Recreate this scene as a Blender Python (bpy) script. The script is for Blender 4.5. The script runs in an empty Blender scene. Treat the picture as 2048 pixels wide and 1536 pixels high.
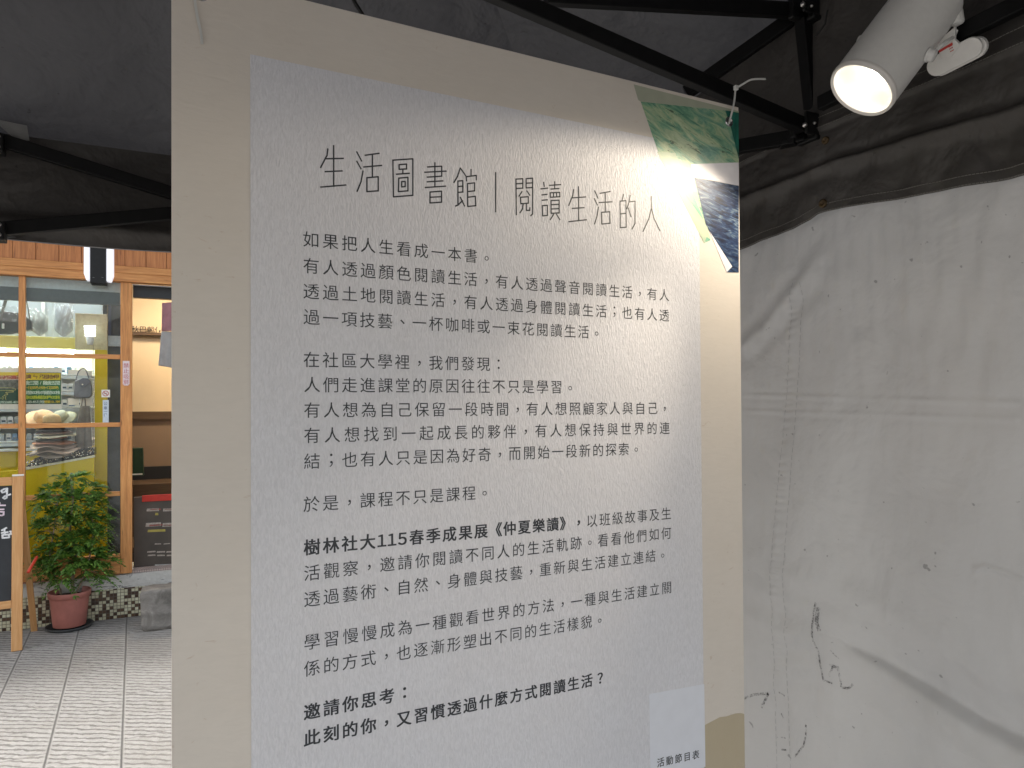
import bpy, math, random
from mathutils import Vector, Matrix
from mathutils import noise as mnoise
random.seed(7)
R = math.radians
SC = bpy.context.scene
COL = SC.collection

# ------------------------------------------------------------------ camera
FPX, CYP = 1420.0, 799.7266            # focal length and optical axis, in pixels of a 2048 x 1536 frame
EYE = Vector((0, 0, 1.6))
CAMROT = Matrix.Rotation(R(90 + 0.685636), 3, 'X') @ Matrix.Rotation(R(-0.34597), 3, 'Z')
cam = bpy.data.objects.new('camera', bpy.data.cameras.new('camera'))
COL.objects.link(cam)
cam.data.sensor_width = 36.0
cam.data.lens = FPX / 2048 * 36.0
cam.data.shift_y = (CYP - 768) / 2048
cam.data.clip_start, cam.data.clip_end = 0.05, 500
cam.matrix_world = Matrix.Translation(EYE) @ CAMROT.to_4x4()
SC.camera = cam

# ------------------------------------------------------------------ daylight
SUN_EL, SUN_AZ = R(58), R(-100)        # azimuth measured from +Y towards +X
w = bpy.data.worlds.new('World'); SC.world = w; w.use_nodes = True
nt = w.node_tree; bg = nt.nodes['Background']
sky = nt.nodes.new('ShaderNodeTexSky'); sky.sky_type = 'NISHITA'; sky.sun_disc = False
sky.sun_elevation = SUN_EL; sky.sun_rotation = SUN_AZ
sky.air_density = 1.6; sky.dust_density = 4.0; sky.ozone_density = 1.0
hs = nt.nodes.new('ShaderNodeHueSaturation'); hs.inputs['Saturation'].default_value = 0.42
nt.links.new(sky.outputs[0], hs.inputs['Color']); nt.links.new(hs.outputs[0], bg.inputs[0])
bg.inputs[1].default_value = 0.12
sd = bpy.data.lights.new('sun', 'SUN'); sd.energy = 1.4; sd.angle = R(14); sd.color = (1, .975, .94)
so = bpy.data.objects.new('sun', sd); COL.objects.link(so)
so.rotation_euler = Vector((-math.sin(SUN_AZ) * math.cos(SUN_EL), -math.cos(SUN_AZ) * math.cos(SUN_EL), -math.sin(SUN_EL))).to_track_quat('-Z', 'Y').to_euler()
SC.view_settings.view_transform = 'Standard'; SC.view_settings.look = 'None'
SC.view_settings.gamma = 1.0; SC.view_settings.exposure = 1.58
SC.cycles.max_bounces = 10; SC.cycles.transparent_max_bounces = 12
SC.cycles.use_denoising = True

# ------------------------------------------------------------------ frames of reference
class Frame:
    def __init__(s, o, u, v, n): s.o, s.u, s.v, s.n = Vector(o), Vector(u), Vector(v), Vector(n)
    def __call__(s, a, b, d=0.0): return s.o + s.u * a + s.v * b + s.n * d
    def inv(s, p): q = Vector(p) - s.o; return q.dot(s.u), q.dot(s.v), q.dot(s.n)
def yawdir(y): return Vector((math.sin(R(y)), math.cos(R(y)), 0))
UP = Vector((0, 0, 1))
pu = yawdir(63.217)
PF = Frame((.44, 1.36, 1.6), pu, UP, (pu.y, -pu.x, 0))          # poster: s, t, towards viewer
TW = Vector((-pu.y, pu.x, 0))                                   # away from the viewer
TF = Frame((.44, 1.36, 0), pu, TW, UP)                          # tent: a, b, z
su = yawdir(65)
SF = Frame((-2.92, 5.55, 0), su, UP, (-su.y, su.x, 0))          # shop front: a, z, inwards
def ray(px, py): return CAMROT @ Vector(((px - 1024) / FPX, -(py - CYP) / FPX, -1))
def hit(px, py, p0, n):
    d = ray(px, py); return EYE + d * ((Vector(p0) - EYE).dot(n) / d.dot(n))
def pst(px, py): a, b, _ = PF.inv(hit(px, py, PF.o, PF.n)); return a, b
def sh(px, py, d=0.0): a, b, _ = SF.inv(hit(px, py, SF(0, 0, d), SF.n)); return a, b
def tb(px, py, b): return hit(px, py, TF(0, b, 0), TW)
def ta(px, py, a): return hit(px, py, TF(a, 0, 0), pu)

# ------------------------------------------------------------------ materials
class NT:
    def __init__(s, name):
        s.m = bpy.data.materials.new(name); s.m.use_nodes = True; s.t = s.m.node_tree
        s.p = s.t.nodes['Principled BSDF']; s.out = s.t.nodes['Material Output']
    def n(s, typ, ins=None, **kw):
        x = s.t.nodes.new('ShaderNode' + typ)
        for k, v in kw.items(): setattr(x, k, v)
        for k, v in (ins or {}).items(): s.set(x.inputs[k], v)
        return x
    def set(s, sock, v):
        if isinstance(v, bpy.types.NodeSocket): s.t.links.new(v, sock)
        elif isinstance(v, (tuple, list)) and len(v) == 3 and sock.type == 'RGBA': sock.default_value = (*v, 1)
        else: sock.default_value = v
    def co(s, uv=False, scale=(1, 1, 1), rot=0.0):
        c = s.n('TexCoord').outputs['UV' if uv else 'Object']
        if rot: c = s.n('VectorRotate', {'Vector': c, 'Angle': rot}, rotation_type='Z_AXIS').outputs[0]
        return s.n('Mapping', {'Vector': c, 'Scale': scale}).outputs[0]
    def noise(s, v, scale, detail=4, rough=.55, dist=0.0):
        return s.n('TexNoise', {'Vector': v, 'Scale': scale, 'Detail': detail, 'Roughness': rough, 'Distortion': dist}).outputs['Fac']
    def ramp(s, f, stops, interp='LINEAR'):
        x = s.n('ValToRGB', {'Fac': f}); e = x.color_ramp; e.interpolation = interp
        while len(e.elements) < len(stops): e.elements.new(.5)
        for el, (p, c) in zip(e.elements, stops):
            el.position = p; el.color = (*c, 1) if isinstance(c, (tuple, list)) else (c, c, c, 1)
        return x.outputs[0]
    def mix(s, f, a, b, mode='MIX'):
        x = s.n('Mix', data_type='RGBA', blend_type=mode)
        s.set(x.inputs[0], f); s.set(x.inputs[6], a); s.set(x.inputs[7], b); return x.outputs[2]
    def math(s, op, a, b=0.0, c=0.0):
        x = s.n('Math', operation=op)
        for i, v in enumerate((a, b, c)): s.set(x.inputs[i], v)
        return x.outputs[0]
    def bump(s, h, strength=.3, dist=.002):
        s.set(s.p.inputs['Normal'], s.n('Bump', {'Height': h, 'Strength': strength, 'Distance': dist}).outputs[0])
    def fin(s, color=None, rough=None, metal=None, spec=None, **kw):
        for k, v in (('Base Color', color), ('Roughness', rough), ('Metallic', metal), ('Specular IOR Level', spec)):
            if v is not None: s.set(s.p.inputs[k], v)
        for k, v in kw.items(): s.set(s.p.inputs[k.replace('_', ' ')], v)
        return s.m

def plain(name, c, rough=.5, metal=0.0, var=.12, scale=40, bump=0.0, spec=.5, **kw):
    g = NT(name); f = g.noise(g.co(), scale, 5)
    lo = tuple(x * (1 - var) for x in c); hi = tuple(min(1, x * (1 + var)) for x in c)
    if bump: g.bump(f, bump, .003)
    return g.fin(g.ramp(f, [(.3, lo), (.7, hi)]), rough, metal, spec, **kw)
def emit(name, c, st):
    g = NT(name); return g.fin((.8, .8, .8), .4, Emission_Color=(*c, 1), Emission_Strength=st)
def wood(name, dark, mid, light, sc=1.0, rough=.5):
    g = NT(name)                                       # UV: u along the stick
    v = g.co(True, (1.6 * sc, 26 * sc, 1)); f = g.noise(v, 2.2, 6, .6, .6)
    v2 = g.co(True, (5 * sc, 160 * sc, 1)); f2 = g.noise(v2, 2, 3)
    c = g.ramp(f, [(.28, dark), (.5, mid), (.72, light)])
    c = g.mix(.35, c, g.ramp(f2, [(.3, dark), (.7, light)]))
    kn = g.n('TexVoronoi', {'Vector': g.co(True, (2.2, 14, 1)), 'Scale': 1.3}).outputs['Distance']
    c = g.mix(g.ramp(kn, [(.03, .75), (.09, 0)]), c, tuple(x * .45 for x in dark))
    g.bump(f2, .25, .002)
    return g.fin(c, rough)
def fabric(name, c, rough=.55, transl=0.0, wr=.4, wsc=3.0, dirt=.35, spec=.4, trc=None, vstretch=True):
    g = NT(name); v = g.co()
    f = g.noise(v, 1.7, 6, .6, .4); f2 = g.noise(g.co(False, (1, 1, .35) if vstretch else (1, 1, 1)), 14, 6, .65, .25)
    col = g.mix(g.ramp(f, [(.35, 0), (.75, dirt)]), c, tuple(x * .62 for x in c))
    col = g.mix(g.ramp(f2, [(.52, 0), (.78, dirt * .7)]), col, tuple(x * .72 for x in c))
    sp = g.noise(v, 55, 2, .5)
    col = g.mix(g.ramp(sp, [(.73, 0), (.76, .6)]), col, tuple(x * .3 for x in c))
    w1 = g.noise(v, wsc, 4, .5, .3); w2 = g.noise(v, 260, 2)
    h = g.math('ADD', w1, g.math('MULTIPLY', w2, .012))
    g.bump(h, wr, .05)
    m = g.fin(col, rough, 0, spec)
    if transl:
        tr = g.n('BsdfTranslucent', {'Color': g.mix(1.0, col, trc or (1, 1, 1), 'MULTIPLY')}).outputs[0]
        mx = g.n('MixShader', {0: transl, 1: g.p.outputs[0], 2: tr}).outputs[0]
        g.t.links.new(mx, g.out.inputs[0])
    return m
def glass(name):
    g = NT(name); gl = g.n('BsdfGlossy', {'Color': (.9, .93, .95), 'Roughness': .02})
    tr = g.n('BsdfTransparent', {'Color': (.93, .96, .95)})
    fr = g.n('Fresnel', {'IOR': 1.5}).outputs[0]
    mx = g.n('MixShader', {0: g.math('ADD', g.math('MULTIPLY', fr, .8), .0), 1: tr.outputs[0], 2: gl.outputs[0]})
    g.t.links.new(mx.outputs[0], g.out.inputs[0]); return g.m

M = {}
def paper(name, c, grain, warm=0.0, bump=.5):
    g = NT(name); v = g.co(True)
    f = g.noise(v, 9, 6, .65, .5); fib = g.noise(g.co(True, (1, .28, 1)), grain, 4, .6, .8)
    col = g.mix(g.ramp(f, [(.35, 0), (.7, .3)]), c, (c[0] * .93, c[1] * .9 , c[2] * .86))
    col = g.mix(g.ramp(fib, [(.36, .6 * min(1, bump)), (.62, 0)]), col, tuple(x * .80 for x in c))
    if warm:
        sp = g.noise(g.co(True, (1, .6, 1)), 60, 3, .6, 2.0)
        col = g.mix(g.ramp(sp, [(.68, 0), (.76, .35)]), col, (.45, .3, .2))
    g.bump(fib, bump, .0015)
    return g.fin(col, .42, 0, .45)
M['poster_cream'] = paper('poster_cream', (.72, .665, .605), 120, 1.0, .22)
M['poster_grey'] = paper('poster_grey', (.77, .77, .82), 330, 0, 1.0)
M['poster_tan'] = paper('poster_tan', (.52, .445, .32), 90, 1.0, .15)
M['label_white'] = plain('label_white', (.76, .78, .85), .4, var=.02)
M['print_white'] = plain('print_white', (.74, .72, .76), .45, var=.03)
M['ink'] = plain('ink', (.030, .034, .042), .45, var=.15)
M['black_metal'] = plain('black_metal', (.0045, .0045, .005), .5, 0, .3, 60, 0, .25)
M['black_plastic'] = plain('black_plastic', (.007, .007, .0075), .45, 0, .3, 40, 0, .35)
M['steel'] = plain('steel', (.62, .6, .58), .3, 1.0, .1)
M['eyelet_steel'] = plain('eyelet_steel', (.5, .5, .52), .22, 1.0, .1)
M['brass'] = plain('brass', (.11, .075, .04), .6, .6, .5, 120)
M['tie_nylon'] = plain('tie_nylon', (.72, .72, .7), .35, 0, .04, Transmission_Weight=0.15)
M['lamp_white'] = plain('lamp_white', (.72, .71, .69), .38, 0, .03, 90)
M['lamp_bezel'] = plain('lamp_bezel', (.72, .69, .66), .3, 0, .03)
M['lamp_sticker'] = plain('lamp_sticker', (.78, .78, .8), .4, 0, .02)
M['red_ink'] = plain('red_ink', (.5, .045, .04), .5)
M['cob'] = emit('lamp_led', (1.0, .93, .8), 21)
M['roof'] = fabric('roof_cloth', (.085, .085, .09), .6, .10, 1.0, 6, .8, .35, (.5, .5, .55), False)
M['valance'] = fabric('valance_cloth', (.060, .055, .052), .5, .0, .45, 7, .5, .45, None, False)
M['side'] = fabric('sidewall_cloth', (.58, .565, .55), .36, .19, .36, 6, .32, .5, (.9, .9, .92))
M['thread'] = plain('thread', (.2, .19, .175), .8)
M['scuff'] = None
M['wood_frame'] = wood('frame_wood', (.30, .10, .026), (.60, .25, .075), (.78, .40, .14))
M['wood_board'] = wood('board_wood', (.26, .085, .024), (.52, .19, .06), (.68, .30, .11), .8)
M['wood_easel'] = wood('easel_wood', (.46, .21, .07), (.58, .30, .115), (.66, .38, .17), .9)
M['wood_sill'] = wood('sill_wood', (.17, .075, .045), (.30, .15, .095), (.40, .24, .17))
M['wood_floor'] = wood('floor_wood', (.07, .035, .015), (.12, .065, .03), (.17, .095, .045))
M['glass'] = glass('window_glass')
M['grey_rail'] = plain('grey_rail', (.62, .66, .69), .4, .0, .08)
M['shop_grey'] = plain('shop_grey', (.27, .32, .35), .6, 0, .05, 4)
M['reflection_dark'] = plain('reflection_dark', (.05, .055, .06), .5, 0, .5, 6)
M['shop_white'] = plain('shop_white', (.72, .75, .76), .5, 0, .04)
M['yellow'] = plain('yellow_laminate', (.62, .47, .012), .35, 0, .06, 5)
M['yellow_pale'] = plain('yellow_pale', (.66, .58, .16), .4, 0, .05, 5)
M['beige_wall'] = plain('beige_wall', (.66, .50, .31), .7, 0, .05, 3)
M['brown_panel'] = plain('brown_panel', (.24, .155, .095), .6, 0, .08, 3)
M['dark_wood'] = wood('dark_wood', (.05, .025, .012), (.085, .045, .02), (.12, .07, .03))
M['concrete_wall'] = plain('facade_render', (.34, .33, .31), .85, 0, .15, 2.5, .2)
M['plaster'] = None
M['led_strip'] = emit('shelf_light', (.92, .97, 1.0), 34)
M['lamp_panel'] = emit('sign_lamp_light', (.88, .9, 1.0), .22)
M['room_lamp'] = emit('ceiling_lamp_light', (1.0, .84, .62), 36)
M['tube'] = emit('tube_light', (.95, .98, 1.0), .9)
M['ceil_tube'] = emit('window_lamp_light', (.95, .98, 1.0), 14)
M['slate'] = plain('slate', (.022, .024, .028), .55, 0, .25, 9)
M['chalk'] = plain('chalk', (.72, .72, .72), .9, 0, .25, 150)
M['chalk_pink'] = plain('chalk_pink', (.72, .58, .64), .9, 0, .2, 150)
M['red_plastic'] = plain('red_plastic', (.55, .045, .02), .35)
M['terracotta'] = plain('pot_plastic', (.42, .155, .125), .5, 0, .12, 14, .05)
M['saucer'] = plain('saucer_plastic', (.05, .053, .055), .5, 0, .3, 20)
M['soil'] = plain('soil', (.05, .03, .018), .95, 0, .5, 80, .6)
M['stem'] = plain('plant_stem', (.30, .24, .17), .8, 0, .3, 60, .3)
M['green_print'] = None
M['black_bag'] = plain('black_leather', (.018, .017, .018), .4, 0, .4, 30, .2)
M['grey_bag'] = plain('grey_leather', (.15, .16, .19), .45, 0, .2, 20, .15)
M['grey_cloth'] = plain('grey_cloth', (.20, .185, .17), .85, 0, .2, 25, .3)
M['pink_cloth'] = plain('pink_cloth', (.34, .17, .19), .85, 0, .2, 12, .2)
M['ash_cloth'] = plain('ash_cloth', (.33, .32, .31), .85, 0, .15, 12, .2)
M['plastic_film'] = None
M['green_box'] = plain('green_paint', (.008, .035, .012), .45)
M['mat_red'] = plain('red_mat', (.42, .03, .018), .8)
M['menu_board'] = plain('menu_board', (.062, .05, .04), .5, 0, .2, 6)
M['chrome_bead'] = plain('bead_metal', (.75, .72, .68), .18, 1.0, .1)
M['tray_black'] = plain('tray_black', (.03, .03, .032), .25, 0, .4, 40)
M['cream_sign'] = plain('cream_sign', (.74, .71, .66), .5, 0, .03)
M['sign_green'] = plain('sign_green', (.012, .13, .03), .4, 0, .1)
M['sign_darkgreen'] = plain('sign_darkgreen', (.015, .06, .035), .4, 0, .15)
M['sign_yellow'] = plain('sign_yellow', (.70, .52, .03), .4, 0, .05)
M['sign_pale'] = plain('sign_pale', (.62, .74, .62), .4, 0, .05)
M['sign_red'] = plain('sign_red', (.42, .04, .045), .4, 0, .05)
M['sign_rock'] = plain('sign_rock', (.12, .12, .10), .5, 0, .7, 60)

def build_special():
    # green brush-stroke print
    g = NT('green_paint_print'); v = g.co(True, (13, 46, 1), R(20)); f = g.noise(v, 1.2, 6, .7, 1.0)
    f2 = g.noise(g.co(True, (1, 1, 1)), 9, 4, .6, .6)
    c = g.ramp(f, [(.34, (.06, .20, .14)), (.45, (.18, .37, .24)), (.53, (.35, .46, .28)), (.64, (.48, .58, .38))])
    c = g.mix(g.ramp(f2, [(.48, 0), (.62, .45)]), c, (.11, .29, .28))
    st = g.noise(g.co(True, (14, 90, 1), R(18)), 1.6, 5, .75, 1.6)
    c = g.mix(g.ramp(st, [(.37, .8), (.405, 0)]), c, (.012, .045, .03))
    g.bump(f, .3, .002); M['green_print'] = g.fin(c, .42)
    g = NT('pale_green_print'); f = g.noise(g.co(True, (5, 16, 1), R(40)), 2, 5, .6, 1)
    g.bump(f, .15, .001); M['pale_green'] = g.fin(g.ramp(f, [(.3, (.36, .46, .33)), (.7, (.50, .56, .42))]), .45)
    g = NT('mint_print'); f = g.noise(g.co(True, (5, 16, 1), R(40)), 3, 5, .6, 1)
    M['mint'] = g.fin(g.ramp(f, [(.35, (.14, .38, .27)), (.65, (.36, .50, .34))]), .45)
    g = NT('teal_print'); f = g.noise(g.co(True, (40, 9, 1), R(8)), 2, 5, .6, 1)
    M['teal'] = g.fin(g.ramp(f, [(.35, (.005, .07, .05)), (.65, (.02, .19, .14))]), .45)
    # plain blue brush strokes
    g = NT('blue_paint_print'); v = g.co(True, (28, 150, 1), R(12)); f = g.noise(v, 1.0, 5, .65, 1.2)
    f2 = g.noise(g.co(True, (1, 1, 1)), 12, 3)
    c = g.ramp(f, [(.36, (.002, .004, .012)), (.47, (.010, .024, .07)), (.56, (.03, .065, .14)), (.68, (.17, .22, .25))])
    c = g.mix(g.ramp(f2, [(.45, 0), (.65, .6)]), c, (.01, .022, .075))
    g.bump(f, .3, .002); M['blue_print'] = g.fin(c, .42)
    # scuffs: broken black rubber marks
    g = NT('scuff_rub'); f = g.noise(g.co(), 120, 8, .8)
    tr = g.n('BsdfTransparent').outputs[0]; g.fin((.06, .055, .053), .85)
    mx = g.n('MixShader', {0: g.ramp(f, [(.44, 0), (.60, .75)]), 1: tr, 2: g.p.outputs[0]}).outputs[0]
    g.t.links.new(mx, g.out.inputs[0]); M['scuff'] = g.m
    # film with sharp creases
    g = NT('clear_film'); f = g.noise(g.co(), 26, 4, .6, 1.5)
    gl = g.n('BsdfGlossy', {'Color': (1, 1, 1), 'Roughness': .12, 'Normal': g.n('Bump', {'Height': f, 'Strength': 1.0, 'Distance': .03}).outputs[0]})
    tr = g.n('BsdfTransparent', {'Color': (.92, .94, .95)})
    mx = g.n('MixShader', {0: .16, 1: tr.outputs[0], 2: gl.outputs[0]})
    g.t.links.new(mx.outputs[0], g.out.inputs[0]); M['plastic_film'] = g.m
    # mosaic of small square tiles
    g = NT('mosaic_tile'); uv = g.n('TexCoord').outputs['UV']; sc = g.n('VectorMath', {0: uv, 1: (41, 41, 41)}, operation='MULTIPLY').outputs[0]
    fl = g.n('VectorMath', {0: sc}, operation='FLOOR').outputs[0]; fr = g.n('VectorMath', {0: sc}, operation='FRACTION').outputs[0]
    wn = g.n('TexWhiteNoise', {'Vector': fl}); sx = g.n('SeparateXYZ', {0: fr})
    def edge(x): return g.math('MINIMUM', x, g.math('SUBTRACT', 1.0, x))
    e = g.math('MINIMUM', edge(sx.outputs[0]), edge(sx.outputs[1]))
    tile = g.ramp(e, [(.05, 0), (.10, 1)])
    big = g.n('TexWhiteNoise', {'Vector': g.n('VectorMath', {0: g.n('VectorMath', {0: fl, 1: (.5, .5, .5)}, operation='MULTIPLY').outputs[0]}, operation='FLOOR').outputs[0]}).outputs[0]
    pick = g.math('ADD', g.math('MULTIPLY', wn.outputs[0], .62), g.math('MULTIPLY', big, .38))
    c = g.ramp(pick, [(0, (.055, .027, .014)), (.30, (.10, .055, .028)), (.44, (.54, .51, .35)), (.68, (.64, .62, .45)), (.9, (.40, .39, .29))], 'CONSTANT')
    grime = g.noise(g.co(True), 5, 5, .65); c = g.mix(g.ramp(grime, [(.55, 0), (.75, .55)]), c, (.08, .07, .06))
    c = g.mix(tile, (.13, .11, .09), c); g.bump(tile, .5, .003)
    M['mosaic'] = g.fin(c, g.ramp(tile, [(0, .9), (1, .3)]))
    # small pinkish step tiles
    g = NT('step_tile'); uv = g.co(True, (60, 60, 60)); fr = g.n('VectorMath', {0: uv}, operation='FRACTION').outputs[0]; sx = g.n('SeparateXYZ', {0: fr})
    e = g.math('MINIMUM', edge(sx.outputs[0]), edge(sx.outputs[1])); t = g.ramp(e, [(.06, 0), (.14, 1)])
    M['step_tile'] = g.fin(g.mix(t, (.16, .13, .12), (.42, .33, .29)), .5)
    # worn painted plaster
    g = NT('worn_plaster'); f = g.noise(g.co(True, (1, 3, 1)), 7, 7, .7, .8); f2 = g.noise(g.co(True), 30, 5)
    c = g.ramp(f, [(.40, (.55, .52, .48)), (.56, (.62, .60, .56)), (.60, (.09, .085, .085)), (.70, (.06, .06, .06))])
    c = g.mix(.25, c, g.ramp(f2, [(.3, (.2, .19, .17)), (.7, (.6, .58, .55))])); g.bump(f, .5, .01)
    M['plaster'] = g.fin(c, .85)
    # concrete block
    g = NT('old_concrete'); f = g.noise(g.co(), 9, 7, .7, .6); f2 = g.noise(g.co(False, (1, 1, 5)), 5, 5, .6)
    c = g.ramp(f, [(.3, (.09, .083, .073)), (.55, (.19, .175, .158)), (.75, (.31, .29, .265))])
    c = g.mix(g.ramp(f2, [(.55, 0), (.7, .6)]), c, (.10, .095, .09)); g.bump(f, .8, .012)
    M['old_concrete'] = g.fin(c, .92)
build_special()

# ------------------------------------------------------------------ mesh building
class MB:
    def __init__(s): s.v, s.f, s.uv, s.sm = [], [], [], []
    def add(s, vs, fs, uvs=None, smooth=False):
        b = len(s.v); s.v += [Vector(p) for p in vs]; s.uv += uvs or [(0, 0)] * len(vs)
        for f in fs: s.f.append(tuple(b + i for i in f)); s.sm.append(smooth)
        return s
    def box(s, F, a0, a1, b0, b1, d0, d1, grain=None):
        g = grain or ('a' if abs(a1 - a0) > abs(b1 - b0) else 'b')
        P = [(a, b, d) for a in (a0, a1) for b in (b0, b1) for d in (d0, d1)]
        for q in ((0, 1, 3, 2), (4, 6, 7, 5), (0, 4, 5, 1), (2, 3, 7, 6), (0, 2, 6, 4), (1, 5, 7, 3)):
            p = [P[i] for i in q]
            uv = [(x[0] + .3 * x[2], x[1] + x[2]) if g == 'a' else (x[1] + .3 * x[2], x[0] + x[2]) for x in p]
            s.add([F(*x) for x in p], [(0, 1, 2, 3)], uv)
        return s
    def bar(s, p0, p1, w, h, up=UP):
        p0, p1 = Vector(p0), Vector(p1); d = (p1 - p0).normalized(); sd = d.cross(up).normalized(); u2 = sd.cross(d)
        return s.box(Frame(p0, d, u2, sd), 0, (p1 - p0).length, -h / 2, h / 2, -w / 2, w / 2, 'a')
    def prism(s, F, pts, d0, d1):
        n = len(pts)
        s.add([F(a, b, d0) for a, b in pts] + [F(a, b, d1) for a, b in pts],
              [tuple(range(n))[::-1], tuple(range(n, 2 * n))] + [(i, (i + 1) % n, n + (i + 1) % n, n + i) for i in range(n)],
              [tuple(p) for p in pts] * 2); return s
    def tube(s, pts, r, seg=10, caps=True, smooth=True):
        pts = [Vector(p) for p in pts]; n = len(pts); rr = r if isinstance(r, (list, tuple)) else [r] * n
        vs, uvs, L = [], [], 0; pn = None
        for i, p in enumerate(pts):
            d = (pts[min(i + 1, n - 1)] - pts[max(i - 1, 0)]).normalized()
            a = (pn - d * pn.dot(d)).normalized() if pn is not None and (pn - d * pn.dot(d)).length > 1e-4 else d.orthogonal().normalized()
            pn = a; b = d.cross(a)
            if i: L += (p - pts[i - 1]).length
            for k in range(seg):
                t = 2 * math.pi * k / seg; vs.append(p + (a * math.cos(t) + b * math.sin(t)) * rr[i]); uvs.append((L, k / seg * .1))
        fs = [(i * seg + k, i * seg + (k + 1) % seg, (i + 1) * seg + (k + 1) % seg, (i + 1) * seg + k) for i in range(n - 1) for k in range(seg)]
        s.add(vs, fs, uvs, smooth)
        if caps: s.add([vs[k] for k in range(seg)], [tuple(range(seg))[::-1]]); s.add(vs[-seg:], [tuple(range(seg))])
        return s
    def lathe(s, o, ax, prof, seg=32, smooth=True, fn=None):
        o, ax = Vector(o), Vector(ax).normalized(); a = ax.orthogonal().normalized(); b = ax.cross(a); vs = []
        for j, (r, h) in enumerate(prof):
            for k in range(seg):
                t = 2 * math.pi * k / seg; r2, h2 = fn(r, h, t) if fn else (r, h)
                vs.append(o + ax * h2 + (a * math.cos(t) + b * math.sin(t)) * r2)
        n = len(prof)
        s.add(vs, [(i * seg + k, i * seg + (k + 1) % seg, (i + 1) * seg + (k + 1) % seg, (i + 1) * seg + k) for i in range(n - 1) for k in range(seg)],
              [(k / seg, prof[i][1]) for i in range(n) for k in range(seg)], smooth); return s
    def grid(s, fn, nu, nv, smooth=True, uvf=None):
        vs = [fn(i / nu, j / nv) for j in range(nv + 1) for i in range(nu + 1)]
        s.add(vs, [(j * (nu + 1) + i, j * (nu + 1) + i + 1, (j + 1) * (nu + 1) + i + 1, (j + 1) * (nu + 1) + i) for j in range(nv) for i in range(nu)],
              [(uvf(i / nu, j / nv) if uvf else (i / nu, j / nv)) for j in range(nv + 1) for i in range(nu + 1)], smooth); return s
    def ribbon(s, F, pts, wd, d):
        for (a, b) in zip(pts, pts[1:]):
            p, q = Vector((*a, 0)), Vector((*b, 0)); e = q - p
            if e.length < 1e-7: continue
            e.normalize(); nn = Vector((-e.y, e.x, 0)) * wd / 2; p -= e * wd * .3; q += e * wd * .3
            s.add([F(x.x, x.y, d) for x in (p - nn, q - nn, q + nn, p + nn)], [(0, 1, 2, 3)], [(x.x, x.y) for x in (p, q, q, p)])
        return s
    def build(s, name, mat, parent=None, bevel=0.0, sub=0, solid=0.0):
        off = Vector((0, 0, 0)); p = parent
        while p is not None: off += p.location; p = p.parent
        me = bpy.data.meshes.new(name); me.from_pydata([v - off for v in s.v], [], s.f)
        ul = me.uv_layers.new(name='UVMap')
        idx = [0] * len(me.loops); me.loops.foreach_get('vertex_index', idx)
        flat = []
        for i in idx: flat += s.uv[i][:2]
        ul.data.foreach_set('uv', flat)
        me.polygons.foreach_set('use_smooth', s.sm)
        me.materials.append(mat); me.update()
        o = bpy.data.objects.new(name, me); COL.objects.link(o)
        if parent is not None: o.parent = parent
        if bevel:
            import bmesh
            bm = bmesh.new(); bm.from_mesh(me); bmesh.ops.remove_doubles(bm, verts=bm.verts, dist=1e-5); bm.to_mesh(me); bm.free()
            b = o.modifiers.new('bevel', 'BEVEL'); b.width = bevel; b.segments = 2; b.limit_method = 'ANGLE'
        if solid: sm = o.modifiers.new('thickness', 'SOLIDIFY'); sm.thickness = solid
        if sub: q = o.modifiers.new('smooth', 'SUBSURF'); q.levels = q.render_levels = sub
        return o
def tag(o, label=None, cat=None, group=None, kind=None):
    for k, v in (('label', label), ('category', cat), ('group', group), ('kind', kind)):
        if v: o[k] = v
    return o
def thing(name, loc, label, cat, group=None):
    o = bpy.data.objects.new(name, None); o.location = loc; o.empty_display_size = .1; COL.objects.link(o)
    return tag(o, label, cat, group)
def copy_tree(o, parent=None):
    c = o.copy(); COL.objects.link(c)
    if parent is not None: c.parent = parent
    for ch in list(o.children): copy_tree(ch, c)
    return c

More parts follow.
